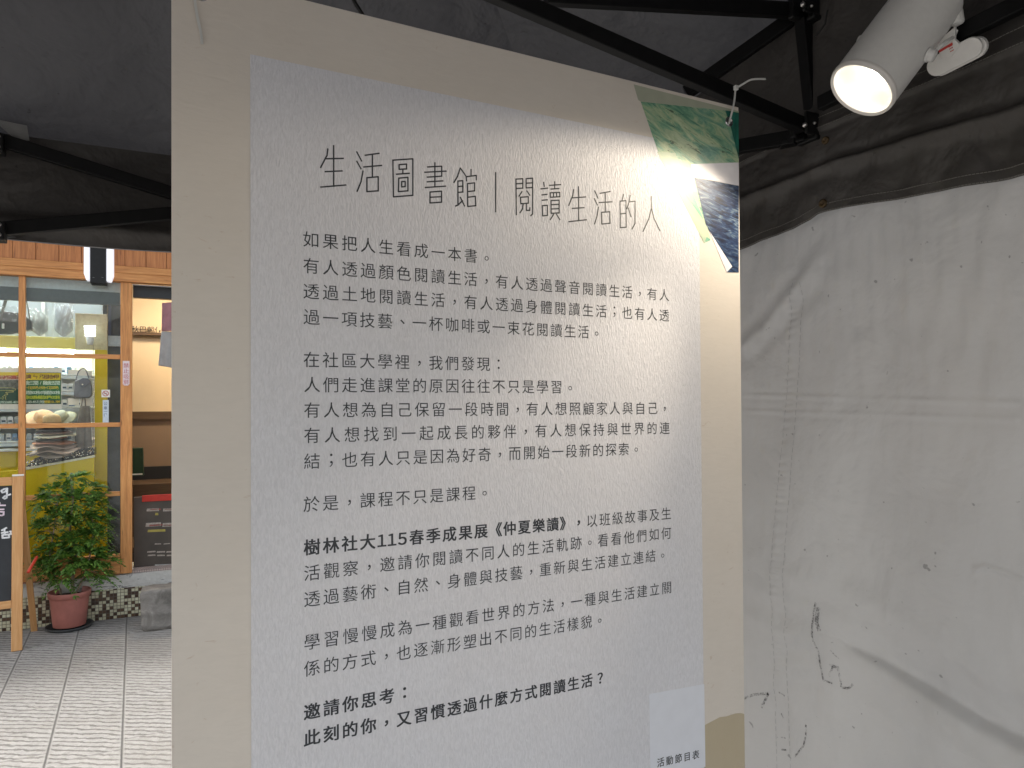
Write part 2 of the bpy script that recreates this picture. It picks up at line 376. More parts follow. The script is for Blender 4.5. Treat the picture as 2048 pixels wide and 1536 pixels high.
# ------------------------------------------------------------------ lettering
FONT = bpy.data.curves.new('lettering', 'FONT'); FONT.size = 1.0; FONT.resolution_u = 3
FOBJ = bpy.data.objects.new('lettering', FONT); COL.objects.link(FOBJ)
GC = {}
def glyph(ch, off):
    k = (ch, off)
    if k not in GC:
        FONT.body = ch; FONT.offset = off
        dg = bpy.context.evaluated_depsgraph_get(); dg.update()
        me = bpy.data.meshes.new_from_object(FOBJ.evaluated_get(dg))
        GC[k] = ([(v.co.x, v.co.y) for v in me.vertices], [tuple(p.vertices) for p in me.polygons]); bpy.data.meshes.remove(me)
    return GC[k]
PUNCT = '，。；：、？'
def write_line(mb, F, text, p0, p1, em, d=0.0, off=0.0, weights=None, asp=1.0, offs=None, skew=None):
    """centres of first and last characters at p0 and p1"""
    wts = [weights.get(c, 1.0) if weights else 1.0 for c in text]
    pos = [0.0]
    for i in range(1, len(text)): pos.append(pos[-1] + (wts[i - 1] + wts[i]) / 2)
    tot = pos[-1] or 1
    for i, ch in enumerate(text):
        if ch == ' ': continue
        vs, fs = glyph(ch, off)
        if not vs: continue
        x0, x1 = min(v[0] for v in vs), max(v[0] for v in vs); y0, y1 = min(v[1] for v in vs), max(v[1] for v in vs)
        if ch in PUNCT: cx, cy = (x0 + x1) / 2, (y0 + y1) / 2 + (.08 if ch in '，。' else 0)
        elif ord(ch) < 256: cx, cy = (x0 + x1) / 2, .36
        else: cx, cy = .5, .385
        f = pos[i] / tot; a = p0[0] + (p1[0] - p0[0]) * f; b = p0[1] + (p1[1] - p0[1]) * f
        if offs and offs[i] > .005:
            for k, (ox, oy) in enumerate(((-1, -.6), (1, -.6), (-1, .6), (1, .6))):
                mb.add([F(a + (v[0] - cx + ox * offs[i]) * em * asp, b + (v[1] - cy + oy * offs[i]) * em, d + k * .000012) for v in vs], fs, [(a, b)] * len(vs))
            continue
        mb.add([F(a + (v[0] - cx) * em * asp, b + (v[1] - cy) * em, d) for v in vs], fs, [(a, b)] * len(vs))

# ================================================================== GROUND
def pave_material():
    g = NT('ribbed_paving'); obj = g.n('TexCoord').outputs['Object']
    e1 = yawdir(62); e2 = yawdir(152)                       # across and along the strips
    dx = g.n('VectorMath', {0: obj, 1: e1}, operation='DOT_PRODUCT').outputs['Value']
    dy = g.n('VectorMath', {0: obj, 1: e2}, operation='DOT_PRODUCT').outputs['Value']
    off = Vector((-2.95, 5.44, 0)).dot(e1)
    sx = g.math('DIVIDE', g.math('SUBTRACT', dx, off - 6.14), .307)
    row = g.math('FLOOR', sx); fx = g.math('FRACT', sx)
    rn = g.n('TexWhiteNoise', {'W': row}, noise_dimensions='1D').outputs['Value']
    sy = g.math('ADD', g.math('DIVIDE', g.math('ADD', dy, 30.0), .62), rn); fy = g.math('FRACT', sy)
    ex = g.math('MULTIPLY', g.math('MINIMUM', fx, g.math('SUBTRACT', 1.0, fx)), .307)
    ey = g.math('MULTIPLY', g.math('MINIMUM', fy, g.math('SUBTRACT', 1.0, fy)), .62)
    jx = g.ramp(ex, [(.002, 0), (.0055, 1)]); jy = g.ramp(ey, [(.002, 0), (.005, 1)])
    lip = g.ramp(ex, [(.010, 1), (.016, 0)])                 # smooth margin beside the long joints
    tilt = g.n('TexWhiteNoise', {'Vector': g.n('CombineXYZ', {0: row, 1: g.math('FLOOR', sy)}).outputs[0]}).outputs['Value']
    r = yawdir(4); rd = g.n('VectorMath', {0: obj, 1: r}, operation='DOT_PRODUCT').outputs['Value']
    wob = g.noise(obj, 9, 4, .6); wob2 = g.noise(obj, 45, 3)
    ph = g.math('ADD', g.math('ADD', rd, g.math('MULTIPLY', wob, .06)), g.math('MULTIPLY', wob2, .014))
    wv = g.math('SINE', g.math('ADD', g.math('MULTIPLY', ph, 2 * math.pi / .043), g.math('MULTIPLY', tilt, 6)))
    rib = g.ramp(g.math('MULTIPLY_ADD', wv, .5, .5), [(.04, 0), (.40, 1)])
    rib = g.math('MAXIMUM', g.math('MULTIPLY', rib, g.ramp(g.noise(obj, 30, 3), [(.3, .6), (.6, 1)])), g.math('MULTIPLY', lip, .62))
    grain = g.noise(obj, 220, 4, .7); st = g.noise(obj, 1.1, 6, .65, .5)
    c = g.ramp(rib, [(0, (.11, .105, .097)), (1, (.325, .315, .298))])
    c = g.mix(g.ramp(grain, [(.3, .4), (.6, 0)]), c, (.24, .225, .205))
    c = g.mix(g.ramp(st, [(.45, 0), (.72, .5)]), c, (.17, .155, .135))
    c = g.mix(g.ramp(tilt, [(0, 0), (1, .22)]), c, (.30, .285, .26))
    c = g.mix(jx, (.095, .09, .083), c); c = g.mix(jy, (.17, .16, .15), c)
    spk = g.n('TexVoronoi', {'Vector': obj, 'Scale': 5.5}).outputs['Distance']
    c = g.mix(g.ramp(spk, [(.016, .9), (.03, 0)]), c, (.6, .58, .54))
    h = g.math('ADD', g.math('ADD', rib, g.math('MULTIPLY', grain, .35)), g.math('MULTIPLY', jx, 1.2))
    g.bump(h, .75, .006)
    return g.fin(c, .85, 0, .3)
M['pave'] = pave_material()
m = MB(); m.add([(-60, -60, 0), (60, -60, 0), (60, 60, 0), (-60, 60, 0)], [(0, 1, 2, 3)])
tag(m.build('pavement', M['pave']), kind='structure')

# ================================================================== TENT
tent = thing('canopy_tent', TF(-1.3, -.4, 0), 'dark grey pop-up canopy tent with black folding truss over the poster', 'tent')
A0, A1, B0, B1 = -2.8, .285, -1.95, 1.1
ZC = {'FL': 2.27, 'FR': 2.30, 'NR': 2.80, 'NL': 2.46}
EV = {'FL': TF(A0, B1, ZC['FL']), 'FR': TF(A1, B1, ZC['FR']), 'NR': TF(A1, B0, ZC['NR']), 'NL': TF(A0, B0, ZC['NL'])}
PEAK = TF((A0 + A1) / 2, (B0 + B1) / 2, 3.25)
def roof_panel(mb, p, q, r, n=36):
    def fn(u, v):
        e = p.lerp(q, u); x = e.lerp(r, v)
        sag = -.05 * math.sin(math.pi * v) * math.sin(math.pi * u) if 0 < v < 1 else 0
        nz = .012 * math.sin(11 * u + 4 * v) * (1 - v) * math.sin(math.pi * u)
        return x + UP * (sag + nz * min(1, v * 8))
    mb.grid(fn, n, n)
m = MB()
for a, b in (('FL', 'FR'), ('FR', 'NR'), ('NR', 'NL'), ('NL', 'FL')): roof_panel(m, EV[a], EV[b], PEAK)
m.build('roof_cover', M['roof'], tent)
# valances: far side and right-hand side
def valance(p, q, zb, prof, mb, n=120, amp=.008, inward=Vector((0, 0, 0)), seed=0):
    rs = random.Random(seed); ph = [rs.uniform(0, 6) for _ in range(6)]
    def fn(u, v):
        e = p.lerp(q, u); zt = e.z; z = zt + (zb(u) - zt) * v
        k = 0.0
        for (va, vb, hgt) in prof:
            if va < v < vb: k += hgt * math.sin(math.pi * (v - va) / (vb - va)) ** 2
        k += amp * v * (math.sin(9 * u + ph[0] + 2 * v) + .6 * math.sin(23 * u + ph[1] - 3 * v) + .4 * math.sin(51 * u + ph[2] + 5 * v))
        return Vector((e.x, e.y, z)) + inward * k
    mb.grid(fn, n, 26)
    return fn
m = MB()
def zfar(u):
    a = A0 + (A1 - A0) * u; return 2.02 + .004 * math.sin(7 * a) + .01 * (a + 1.7)
valance(EV['FL'], EV['FR'], zfar, [(.72, .95, .02)], m, 140, .012, -TW, 3)
m.build('valance', M['valance'], tent)
for p_, q_, z_ in (('NL', 'FL', 2.04), ('NR', 'NL', 2.24)):
    m = MB(); valance(EV[p_], EV[q_], lambda u: z_, [], m, 60, .012, TW if p_ == 'NR' else pu, 5); m.build('valance', M['valance'], tent)
m = MB()
pts = [Vector(TF(A0 + (A1 - A0) * i / 60, B1, 0)) + UP * (zfar(i / 60) + .006) for i in range(61)]
m.tube(pts, .007, 8); m.build('hem_cord', plain('hem_grey', (.17, .17, .175), .5), tent)
# right-hand valance, hem heights read along the wall
LO = [ta(px, py, A1) for px, py in ((1480, 508), (1560, 480), (1612, 462), (1640, 445), (1664, 432), (1720, 419), (1850, 397), (1950, 379), (2048, 363))]
FO = [ta(px, py, A1) for px, py in ((1480, 408), (1560, 382), (1640, 352), (1698, 330), (1850, 283), (2048, 229))]
SE = [ta(px, py, A1) for px, py in ((1480, 338), (1580, 290), (1662, 259), (1850, 180), (2048, 100))]
def tabl(P):
    t = sorted((TF.inv(p)[1], p.z) for p in P)
    def f(b):
        if b <= t[0][0]: k = 0
        elif b >= t[-1][0]: k = len(t) - 2
        else: k = max(i for i in range(len(t) - 1) if t[i][0] <= b)
        (x0, y0), (x1, y1) = t[k], t[k + 1]
        if b < t[0][0]: return y0 + (b - x0) * .02
        if b > t[-1][0]: return y1 + (b - x1) * .02
        s = (b - x0) / (x1 - x0); return y0 + (y1 - y0) * s
    return f
zlo, zfo, zse = tabl(LO), tabl(FO), tabl(SE)
m = MB(); NB = 420
def vz(b, v):                                                  # v: 0 eave, .35 seam, .7 fold, 1 hem
    ze = ZC['FR'] + (ZC['NR'] - ZC['FR']) * (B1 - b) / (B1 - B0)
    K = ((0, ze), (.35, zse(b)), (.7, zfo(b)), (1, zlo(b)))
    for (v0, z0), (v1, z1) in zip(K, K[1:]):
        if v <= v1 + 1e-9: return z0 + (z1 - z0) * (v - v0) / (v1 - v0)
def vin(b, v):                                                 # how far it stands off the wall
    base = .012 + (.017 + .006 * mnoise.noise(Vector((b * 22, 1, 4)))) * math.exp(-((v - .70 + .012 * mnoise.noise(Vector((b * 17, 2, 0)))) / (.018 if v < .70 else .05)) ** 2) - .004 * math.exp(-((v - .63) / .04) ** 2)
    base += .0035 * mnoise.noise(Vector((b * 19, v * 5, 2))) + .0018 * mnoise.noise(Vector((b * 50, v * 14, 9)))
    base += .006 * math.exp(-((v - .36) / .02) ** 2)
    base += .010 * v * (math.sin(13 * b + 1.2) * .5 + .35 * math.sin(31 * b + 3 * v) + .25 * math.sin(67 * b - 6 * v + 1))
    base += .012 * math.exp(-((b - .035) / .035) ** 2) * math.exp(-((v - .86) / .1) ** 2)
    return base + .012 * v
def vfn(u, v):
    b = B0 + (B1 - B0) * u; return TF(A1 - .012 - vin(b, v), b, vz(b, v))
m.grid(vfn, NB, 70, uvf=lambda u, v: (u * 3, v * .6))
m.build('valance', M['valance'], tent, solid=.0012)
def stitch(v, dz=0.0, r=.0008, step=.006):
    mb = MB(); b = -.6
    while b < .45:
        p = TF(A1 - .012 - vin(b, v) - .0016, b, vz(b, v) + dz); q = TF(A1 - .012 - vin(b + step * .75, v) - .0016, b + step * .75, vz(b + step * .75, v) + dz)
        mb.tube([p, q], r, 5); b += step
    mb.build('stitching', M['thread'], tent)
stitch(.95); stitch(.995); stitch(.36); stitch(.325)
# brass eyelets set in the cloth
for px, py, r in ((1651, 408, 1.0), (1647, 280, .9)):
    _, eb, ez_ = TF.inv(hit(px, py, TF(A1 - .04, 0, 0), pu)); ev = min((abs(vz(eb, k / 400) - ez_), k / 400) for k in range(401))[1]
    e = TF(A1 - .0145 - vin(eb, ev), eb, ez_)
    m = MB(); m.lathe(e, -pu, [(0, .0008), (.0035 * r, .0008), (.0038 * r, .003), (.0075 * r, .0034), (.0088 * r, .002), (.009 * r, -.002)], 22)
    m.build('eyelet', M['brass'], tent)
# legs, brackets and the folding truss
for a, b, z in ((A0 + .03, B1 - .03, 2.3), (A1 - .03, B1 - .03, 2.42), (A1 - .05, B0 + .03, 2.5), (A0 + .03, B0 + .03, 2.44)):
    m = MB(); m.bar(TF(a, b, .012), TF(a, b, z), .035, .035, pu); m.box(Frame(TF(a, b, 0), pu, TW, UP), -.05, .05, -.05, .05, 0, .012)
    m.build('leg', M['black_metal'], tent, .002)
AT, BT = .190, .045                                            # truss planes: along the wall, and inwards
def arm(p, q, w=.014, h=.028):
    MB().bar(p, q, w, h).build('truss_arm', M['black_metal'], tent, .0015)
low = tb(1606, 252, BT); upj = tb(1606, 16, BT)
arm(tb(940, -36, BT), low, .020, .030)                         # inner arm that carries the poster
arm(tb(1090, -8, BT + .03), tb(1590, 22, BT + .03), .018, .030)  # inner arm from the upper joint
pl_ = hit(1594, 270, TF(AT, 0, 0), pu)
def toward_far(px0, py0, px1, py1, b0, b1):                    # a bar from one depth to another
    return tb(px0, py0, b0), tb(px1, py1, b1)
arm(*toward_far(1596, 28, 1372, 186, BT + .04, .26), .018, .030)
arm(*toward_far(1592, 274, 1440, 300, BT + .02, .22), .018, .030)
arm(*toward_far(1606, 40, 1628, 250, BT + .012, BT + .012), .026, .026)
arm(ta(1640, 208, AT + .02), ta(2120, -32, AT + .02), .018, .028)
for p, (px, py), bolts in ((low, (1610, 250), ((1611, 249), (1629, 246))), (upj, (1606, 10), ((1607, 8), (1623, 12)))):
    F = Frame(tb(px, py, BT), pu, UP, -TW)
    m = MB(); m.box(F, -.018, .030, -.024, .024, -.026, -.010); m.box(F, -.018, .030, -.026, .022, .012, .019)
    m.box(F, .008, .040, -.034, -.024, -.03, .022)
    br = m.build('truss_bracket', M['black_plastic'], tent, .003)
    for (bx, by), rr in zip(bolts, (.0050, .0034)):
        q = tb(bx, by, BT - .020)
        MB().lathe(q, -TW, [(0, .0034), (rr * .6, .003), (rr * .95, .0012), (rr, 0), (rr, -.004)], 16).build('bolt', M['steel'], br)
m = MB(); m.bar(tb(1560, 290, BT + .05), tb(1606, 280, BT + .02), .03, .012); m.build('slider_plate', M['black_plastic'], tent, .002)
# far side truss seen beyond the left of the poster
FB = B1 - .07
for (x0, y0, x1, y1) in ((-40, 268, 640, 478), (-40, 462, 640, 400), (-60, 262, -700, 420), (-60, 464, -700, 330)):
    arm(tb(x0, y0, FB), tb(x1, y1, FB), .018, .032)
for px, py in ((-8, 285), (-6, 461)):
    F = Frame(tb(px, py, FB - .02), pu, UP, -TW); m = MB(); m.box(F, -.06, .016, -.024, .020, -.03, .014)
    br = m.build('truss_bracket', M['black_plastic'], tent, .003)
    for k in (-.012, .012): MB().lathe(F(.006, k, .014), -TW, [(0, .003), (.004, .002), (.005, 0)], 12).build('bolt', M['steel'], br)
m = MB(); m.tube([tb(690, -30, .5), tb(714, 12, .5), tb(735, 45, .5)], .0042, 8); m.build('roof_strap', M['black_plastic'], tent)
m = MB(); m.tube([ta(1655, 20, AT - .02), ta(1650, 48, AT - .02), ta(1634, 70, AT - .02), ta(1628, 74, AT - .02)], .0016, 6); m.build('cable', M['black_plastic'], tent)
m = MB(); m.prism(Frame(tb(14, 250, FB + .01), pu, UP, -TW), [(-.03, .01), (.04, .005), (.045, -.03), (.02, -.035)], 0, .002)
m.build('corner_patch', plain('grey_patch', (.2, .2, .2), .6), tent)

# ------------------------------------------------------------------ white side wall
WA = A1 + .004
wall = thing('tent_sidewall', TF(WA, -.3, 0), 'dirty white tarpaulin side wall hanging under the dark valance', 'tarpaulin')
def bz(px, py): a, b, z = TF.inv(ta(px, py, WA)); return b, z
FOLD = [bz(1690, 1285), bz(1760, 1318), bz(1860, 1378), bz(1960, 1440), bz(2070, 1492)]
FOLD2 = [bz(1480, 1215), bz(1600, 1272), bz(1750, 1340), bz(1900, 1450), bz(2048, 1560)]
SEAM = [bz(1586, 560), bz(1575, 800), bz(1556, 1150), bz(1566, 1330), bz(1572, 1540)]
def dist_poly(P, b, z):
    best = (9, 0, 0); L = len(P) - 1
    for i in range(L):
        (x0, y0), (x1, y1) = P[i], P[i + 1]; dx, dy = x1 - x0, y1 - y0; t = max(0, min(1, ((b - x0) * dx + (z - y0) * dy) / (dx * dx + dy * dy)))
        qx, qy = x0 + dx * t, y0 + dy * t; d = math.hypot(b - qx, z - qy)
        if d < best[0]: best = (d, math.copysign(1, (z - qy)), (i + t) / L)
    return best
CRE = [bz(1480, 790), bz(2048, 806)]; CRE2 = [bz(1480, 822), bz(2048, 838)]
DROP = [bz(1660, 470), bz(1610, 560), bz(1540, 640), bz(1490, 690)]
SPEC = [bz(1965, 1137), bz(1985, 1131), bz(2020, 1142), bz(2060, 1160)]
def side_off(b, z):
    k = .012 * math.sin(3.1 * b + 1.3 * z) + .009 * math.sin(7 * b - 2.2 * z + 1) + .010 * mnoise.noise(Vector((b * 4.5 + z * 1.2, z * 2.4, 5)))
    if -.75 < b < .5 and .9 < z < 2.1:
        d, s, t = dist_poly(FOLD, b, z); k -= .030 * min(1, t * 1.8 + .06) * math.exp(-(d / ((.050 + .030 * t) if s > 0 else (.007 + .006 * t))) ** 2)
        d, s, t = dist_poly(FOLD2, b, z); k += .004 * math.exp(-(d / .02) ** 2) + .003 * math.exp(-((d - .07) / .02) ** 2) + .003 * math.exp(-((d - .13) / .025) ** 2)
        for C, h in ((CRE, .0012), (CRE2, .0011)):
            d, s, t = dist_poly(C, b, z); h *= .75 + .5 * math.sin(9 * b + 2) * math.sin(23 * b); k += h * math.exp(-(d / .004) ** 2) - h * .5 * math.exp(-((d - .010) / .006) ** 2)
        d, s, t = dist_poly(DROP, b, z); k += (.008 * math.exp(-(d / .016) ** 2) - .005 * math.exp(-((d - .035) / .02) ** 2)) * min(1, t * 3)
        d, s, t = dist_poly(SPEC, b, z); k += .0035 * math.exp(-(d / .005) ** 2)
        d, s, t = dist_poly(SEAM, b, z)                        # puckers across the sewn strip
        k += .0005 * math.exp(-(d / .011) ** 2) + .0008 * math.exp(-(d / .014) ** 2) * math.sin(z * 330 + 4 * math.sin(z * 31) + 30 * b)
        k += .004 * math.sin(11 * b + 23 * z) * max(0, 1.25 - z) * .8
        k += (.0026 * math.sin(38 * b + 5 * z + 1.2 * math.sin(9 * z)) + .0016 * math.sin(83 * b + 14 * z + 2 * math.sin(5 * z + 9 * b)) + .0009 * math.sin(171 * b - 9 * z)) * max(0, min(1, (z - 1.55) / .25))
        k += .0022 * mnoise.noise(Vector((b * 16, z * 11, 3))) + .0012 * mnoise.noise(Vector((b * 45, z * 22, 7)))
        k += .0020 * math.sin(60 * (z + .55 * b) + 3 * mnoise.noise(Vector((b * 6, z * 6, 1)))) * max(0, min(1, (1.38 - z) / .15)) * math.exp(-((b - .13) / .12) ** 2)
    return k
m = MB(); VB0, VB1, VZ0, VZ1 = -.52, .36, .98, 2.06
m.grid(lambda u, v: TF(WA - side_off(VB0 + (VB1 - VB0) * u, VZ0 + (VZ1 - VZ0) * v), VB0 + (VB1 - VB0) * u, VZ0 + (VZ1 - VZ0) * v), 230, 300)
def rest(b0, b1, z0, z1, nu, nv): m.grid(lambda u, v: TF(WA - side_off(b0 + (b1 - b0) * u, z0 + (z1 - z0) * v), b0 + (b1 - b0) * u, z0 + (z1 - z0) * v), nu, nv)
rest(B0, VB0, .03, 2.15, 40, 60); rest(VB1, B1, .03, 2.15, 20, 60); rest(VB0, VB1, .03, VZ0, 230, 30); rest(VB0, VB1, VZ1, 2.15, 230, 4)
m.build('wall_cloth', M['side'], wall)
def wpt(px, py, off=.0012):
    b, z = bz(px, py); return TF(WA - side_off(b, z) - off, b, z)
def wall_line(pts, wd, mat, name, off=.0012, dash=None):
    mb = MB(); P = []
    for (x0, y0), (x1, y1) in zip(pts, pts[1:]):
        n = max(1, int(math.hypot(x1 - x0, y1 - y0) / 5))
        P += [(x0 + (x1 - x0) * i / n, y0 + (y1 - y0) * i / n) for i in range(n)]
    P.append(pts[-1])
    for i, (a, b) in enumerate(zip(P, P[1:])):
        if dash and i % dash == 0: continue
        p, q = wpt(*a, off), wpt(*b, off); d = (q - p).normalized(); nn = d.cross(pu).normalized() * wd / 2
        mb.add([p - nn, q - nn, q + nn, p + nn], [(0, 1, 2, 3)])
    return mb.build(name, mat, wall)
th2 = plain('seam_thread', (.36, .36, .36), .8)
wall_line([(1586, 560), (1572, 800), (1548, 1150), (1557, 1330), (1563, 1540)], .0011, th2, 'seam_stitching', .0012, 3)
wall_line([(1607, 560), (1595, 800), (1572, 1150), (1580, 1330), (1588, 1540)], .0011, th2, 'seam_stitching', .0012, 3)
sc = M['scuff']
wall_line([(1632, 1205), (1625, 1250), (1627, 1275), (1636, 1300), (1642, 1330), (1649, 1360)], .005, sc, 'scuff_mark')
wall_line([(1638, 1215), (1634, 1245), (1640, 1262)], .010, sc, 'scuff_mark', .0016)
wall_line([(1649, 1360), (1668, 1366)], .004, sc, 'scuff_mark')
wall_line([(1660, 1352), (1668, 1330), (1678, 1340), (1684, 1365), (1685, 1374), (1700, 1376), (1708, 1368)], .005, sc, 'scuff_mark')
wall_line([(1660, 1330), (1680, 1335)], .006, sc, 'scuff_mark', .0014)
wall_line([(1662, 1300), (1680, 1317)], .003, sc, 'scuff_mark')
wall_line([(1503, 1393), (1520, 1386), (1548, 1384), (1541, 1397), (1534, 1412)], .006, sc, 'scuff_mark')
wall_line([(1566, 1382), (1576, 1390)], .004, sc, 'scuff_mark'); wall_line([(1570, 1424), (1574, 1434)], .004, sc, 'scuff_mark')
wall_line([(1616, 1448), (1616, 1470), (1612, 1490), (1595, 1512)], .004, sc, 'scuff_mark')
wall_line([(1570, 1472), (1578, 1474)], .003, sc, 'scuff_mark'); wall_line([(1570, 1496), (1580, 1498)], .004, sc, 'scuff_mark')

# ================================================================== POSTER
PT, PB, PL, PR = .5765, -.90, -.985, -.001
poster = thing('hanging_poster', PF(-.5, PB, 0), 'large cream poster with grey text panel hanging from the truss', 'poster')
m = MB(); m.box(PF, PL, PR, PB, PT, -.0035, 0, 'b'); m.build('backing_sheet', M['poster_cream'], poster, .0006)
def hz(d): return .0003 + d * .25
def flat(name, pts, d, mat, px=True):
    P = [pst(*p) for p in pts] if px else pts
    d = hz(d); mb = MB(); mb.prism(PF, P, d - .0002, d); return mb.build(name, mat, poster)
IL, IR, IT = -.8885, -.1015, .4835
flat('text_panel', [(IL, PB + .07), (IR, PB + .07), (IR, IT), (IL, IT)], .0005, M['poster_grey'], False)
tp = [(-.1012, pst(1411, 1450)[1])] + [pst(*p) for p in ((1425, 1442), (1440, 1434), (1452, 1433), (1470, 1427), (1482, 1426))] + [(PR - .0006, pst(1489, 1428)[1]), (PR - .0006, PB + .001), (-.1012, PB + .001)]
flat('torn_paper_print', tp[::-1], .0005, M['poster_tan'], False)
flat('green_painted_print', [(1281, 203), (1477, 223), (1477, 325), (1382, 329), (1382, 345), (1390, 354), (1412, 445), (1316, 304)], .0009, M['green_print'])
flat('pale_band_print', [(1267, 169), (1477, 222.5), (1477, 224), (1281, 203.5), (1276, 200)], .0013, plain('pale_band', (.40, .42, .33), .45, var=.06))
flat('pale_green_print', [(1314, 304), (1350, 306), (1413, 449), (1421, 480), (1408, 486)], .0013, M['pale_green'])
flat('mint_print', [(1368, 386), (1384, 384), (1407, 440), (1402, 434)], .0017, M['mint'])
flat('mint_print', [(1408, 486), (1413, 474), (1421, 480)], .0017, M['mint'])
flat('teal_print', [(1450, 220.5), (1477, 226), (1477, 318), (1463, 262)], .0013, M['teal'])
flat('white_strip_print', [(1381.6, 328.5), (1477, 325), (1477, 371.5), (1381.6, 352.6)], .0017, M['print_white'])
flat('blue_painted_print', [(1388.6, 355.4), (1477, 372), (1477, 536), (1464, 533), (1419, 463), (1411, 449)], .0021, M['blue_print'])
flat('white_strip_print', [(1419, 463), (1464, 533), (1453, 544.5)], .0017, M['print_white'])
flat('blue_painted_print', [(1464, 533), (1477, 536), (1477, 545), (1453, 544.5)], .0013, M['blue_print'])
# headline: drawn as single-width strokes
ST = '''142,97 138,130 105,193|135,148 222,146|172,80 172,290|128,214 216,210|105,293 235,282
290,112 315,160|290,160 312,200|322,210 312,265 292,315|332,130 405,120|370,125 370,243|325,190 418,182|342,245 400,240 400,312 342,316 342,245
475,155 577,148 577,335 478,343 475,155|507,178 545,175 545,200 507,202 507,178|526,202 526,222|492,227 560,222|505,247 552,243 552,312 503,316 505,247|520,265 538,264 538,290 520,292 520,265
652,190 725,186 725,237 650,242|637,217 748,211|690,168 690,290|650,266 732,261|640,295 745,288|665,318 724,314 724,370 665,374 665,318|665,345 724,342
820,195 805,240 787,270|820,195 848,235|808,262 833,260 833,318 810,320|808,262 808,385 795,390|808,290 833,288|808,385 832,362|820,345 842,390|875,202 875,232|852,262 850,240 902,233 902,256|857,275 858,392|857,275 893,271 893,312 857,316|857,345 897,340 899,388 858,392
1001,218 1001,420
1107,435 1105,252 1140,250 1140,298 1106,300|1105,276 1140,274|1157,297 1157,250 1190,247 1190,430 1180,440|1157,273 1190,271|1157,297 1190,295|1136,315 1120,340|1160,312 1176,335|1128,345 1168,342 1168,375 1130,378 1128,345|1142,380 1138,405 1125,425|1158,378 1158,412 1175,412 1176,398
1246,268 1250,290|1232,302 1268,298|1237,333 1265,330|1238,360 1266,358|1240,388 1266,386 1266,438 1241,440 1240,388|1303,265 1303,300|1276,284 1334,280|1283,303 1326,300|1280,322 1329,320 1330,342 1281,345 1280,322|1297,322 1297,344|1313,321 1313,343|1284,362 1326,360 1326,425 1285,427 1284,362|1284,383 1326,381|1284,405 1326,403|1298,432 1280,460|1312,432 1330,460
1400,305 1396,335 1375,387|1394,348 1462,343|1425,290 1426,462|1392,402 1455,398|1375,470 1466,460
1508,312 1525,350|1506,352 1522,385|1527,395 1520,440 1507,482|1535,325 1588,315|1562,320 1562,420|1530,372 1598,368|1543,422 1585,419 1586,478 1544,482 1543,422
1655,330 1648,362|1638,365 1668,362 1669,498 1639,500 1638,365|1638,430 1668,427|1690,335 1684,370 1672,405|1686,368 1715,365 1714,480 1698,508|1680,400 1694,445
1798,340 1798,400 1785,455 1755,520|1798,400 1812,455 1842,517'''
z = 0.00058
for g_ in ST.split('\n'):
    m = MB()
    for stroke in g_.split('|'):
        z += 1e-6
        m.ribbon(PF, [pst(600 + float(a) / 2.56, 260 + float(b) / 2.56) for a, b in (q.split(',') for q in stroke.split())], .0021, z)
    m.build('headline_character', M['ink'], poster)
L = [('如果把人生看成一本書。', (622, 479), (973, 514.5), 0), ('有人透過顏色閱讀生活，有人透過聲音閱讀生活，有人', (622.4, 531.8), (1328, 590), 0),
     ('透過土地閱讀生活，有人透過身體閱讀生活；也有人透', (622.4, 582.6), (1328, 630.6), 0), ('過一項技藝、一杯咖啡或一束花閱讀生活。', (623.2, 634), (1193, 665), 0),
     ('在社區大學裡，我們發現：', (623, 719), (997, 728.5), 1), ('人們走進課堂的原因往往不只是學習。', (624, 769), (1140, 774), 1),
     ('有人想為自己保留一段時間，有人想照顧家人與自己，', (624, 820), (1329, 816), 1), ('有人想找到一起成長的夥伴，有人想保持與世界的連', (624, 870.5), (1329, 856), 1),
     ('結；也有人只是因為好奇，而開始一段新的探索。', (624, 922), (1272, 897), 1),
     ('於是，課程不只是課程。', (623, 1007.8), (969, 984), 2),
     ('樹林社大１１５春季成果展《仲夏樂讀》，以班級故事及生', (624, 1093.7), (1332, 1027), 3), ('活觀察，邀請你閱讀不同人的生活軌跡。看看他們如何', (624, 1145), (1332, 1066), 3),
     ('透過藝術、自然、身體與技藝，重新與生活建立連結。', (624, 1197), (1325, 1109), 3),
     ('學習慢慢成為一種觀看世界的方法，一種與生活建立關', (624, 1282.8), (1333, 1175), 4), ('係的方式，也逐漸形塑出不同的生活樣貌。', (624, 1335.5), (1199, 1239), 4),
     ('邀請你思考：', (624, 1422), (809, 1385), 5), ('此刻的你，又習慣透過什麼方式閱讀生活？', (624, 1474), (1200, 1356), 5)]
EM = .0236
for par in range(6):
    m = MB()
    for t, a, b, k in L:
        if k != par: continue
        offs = [.022 if (k == 5 or (k == 3 and t[0] == '樹' and i < 19)) else 0 for i in range(len(t))]
        write_line(m, PF, t, pst(*a), pst(*b), EM, .00058, offs=offs, weights={'１': .58, '５': .66, '《': .9, '》': .9})
    m.build('paragraph_lettering', M['ink'], poster)
lab = flat('programme_label', [(1298, 1388), (1408, 1368), (1410.5, 1533), (1301, 1562)], .0011, M['label_white'])
m = MB(); write_line(m, PF, '活動節目表', pst(1321, 1524), pst(1391, 1509), .0168, .00072, offs=[.014] * 5); m.build('label_lettering', M['ink'], lab)
# eyelets
def eyelet(s, t):
    m = MB(); m.lathe(PF(s, t, .0005), PF.n, [(.0052, .0004), (.0058, .0022), (.0078, .0024), (.0092, .0014), (.0095, 0)], 28)
    m.lathe(PF(s, t, .0005), PF.n, [(0, .0006), (.0054, .0006)], 20)
    return m.build('eyelet', M['eyelet_steel'], poster)
es, et = pst(1457.5, 244); eyelet(es, et); eyelet(PL + .035, et + .006)
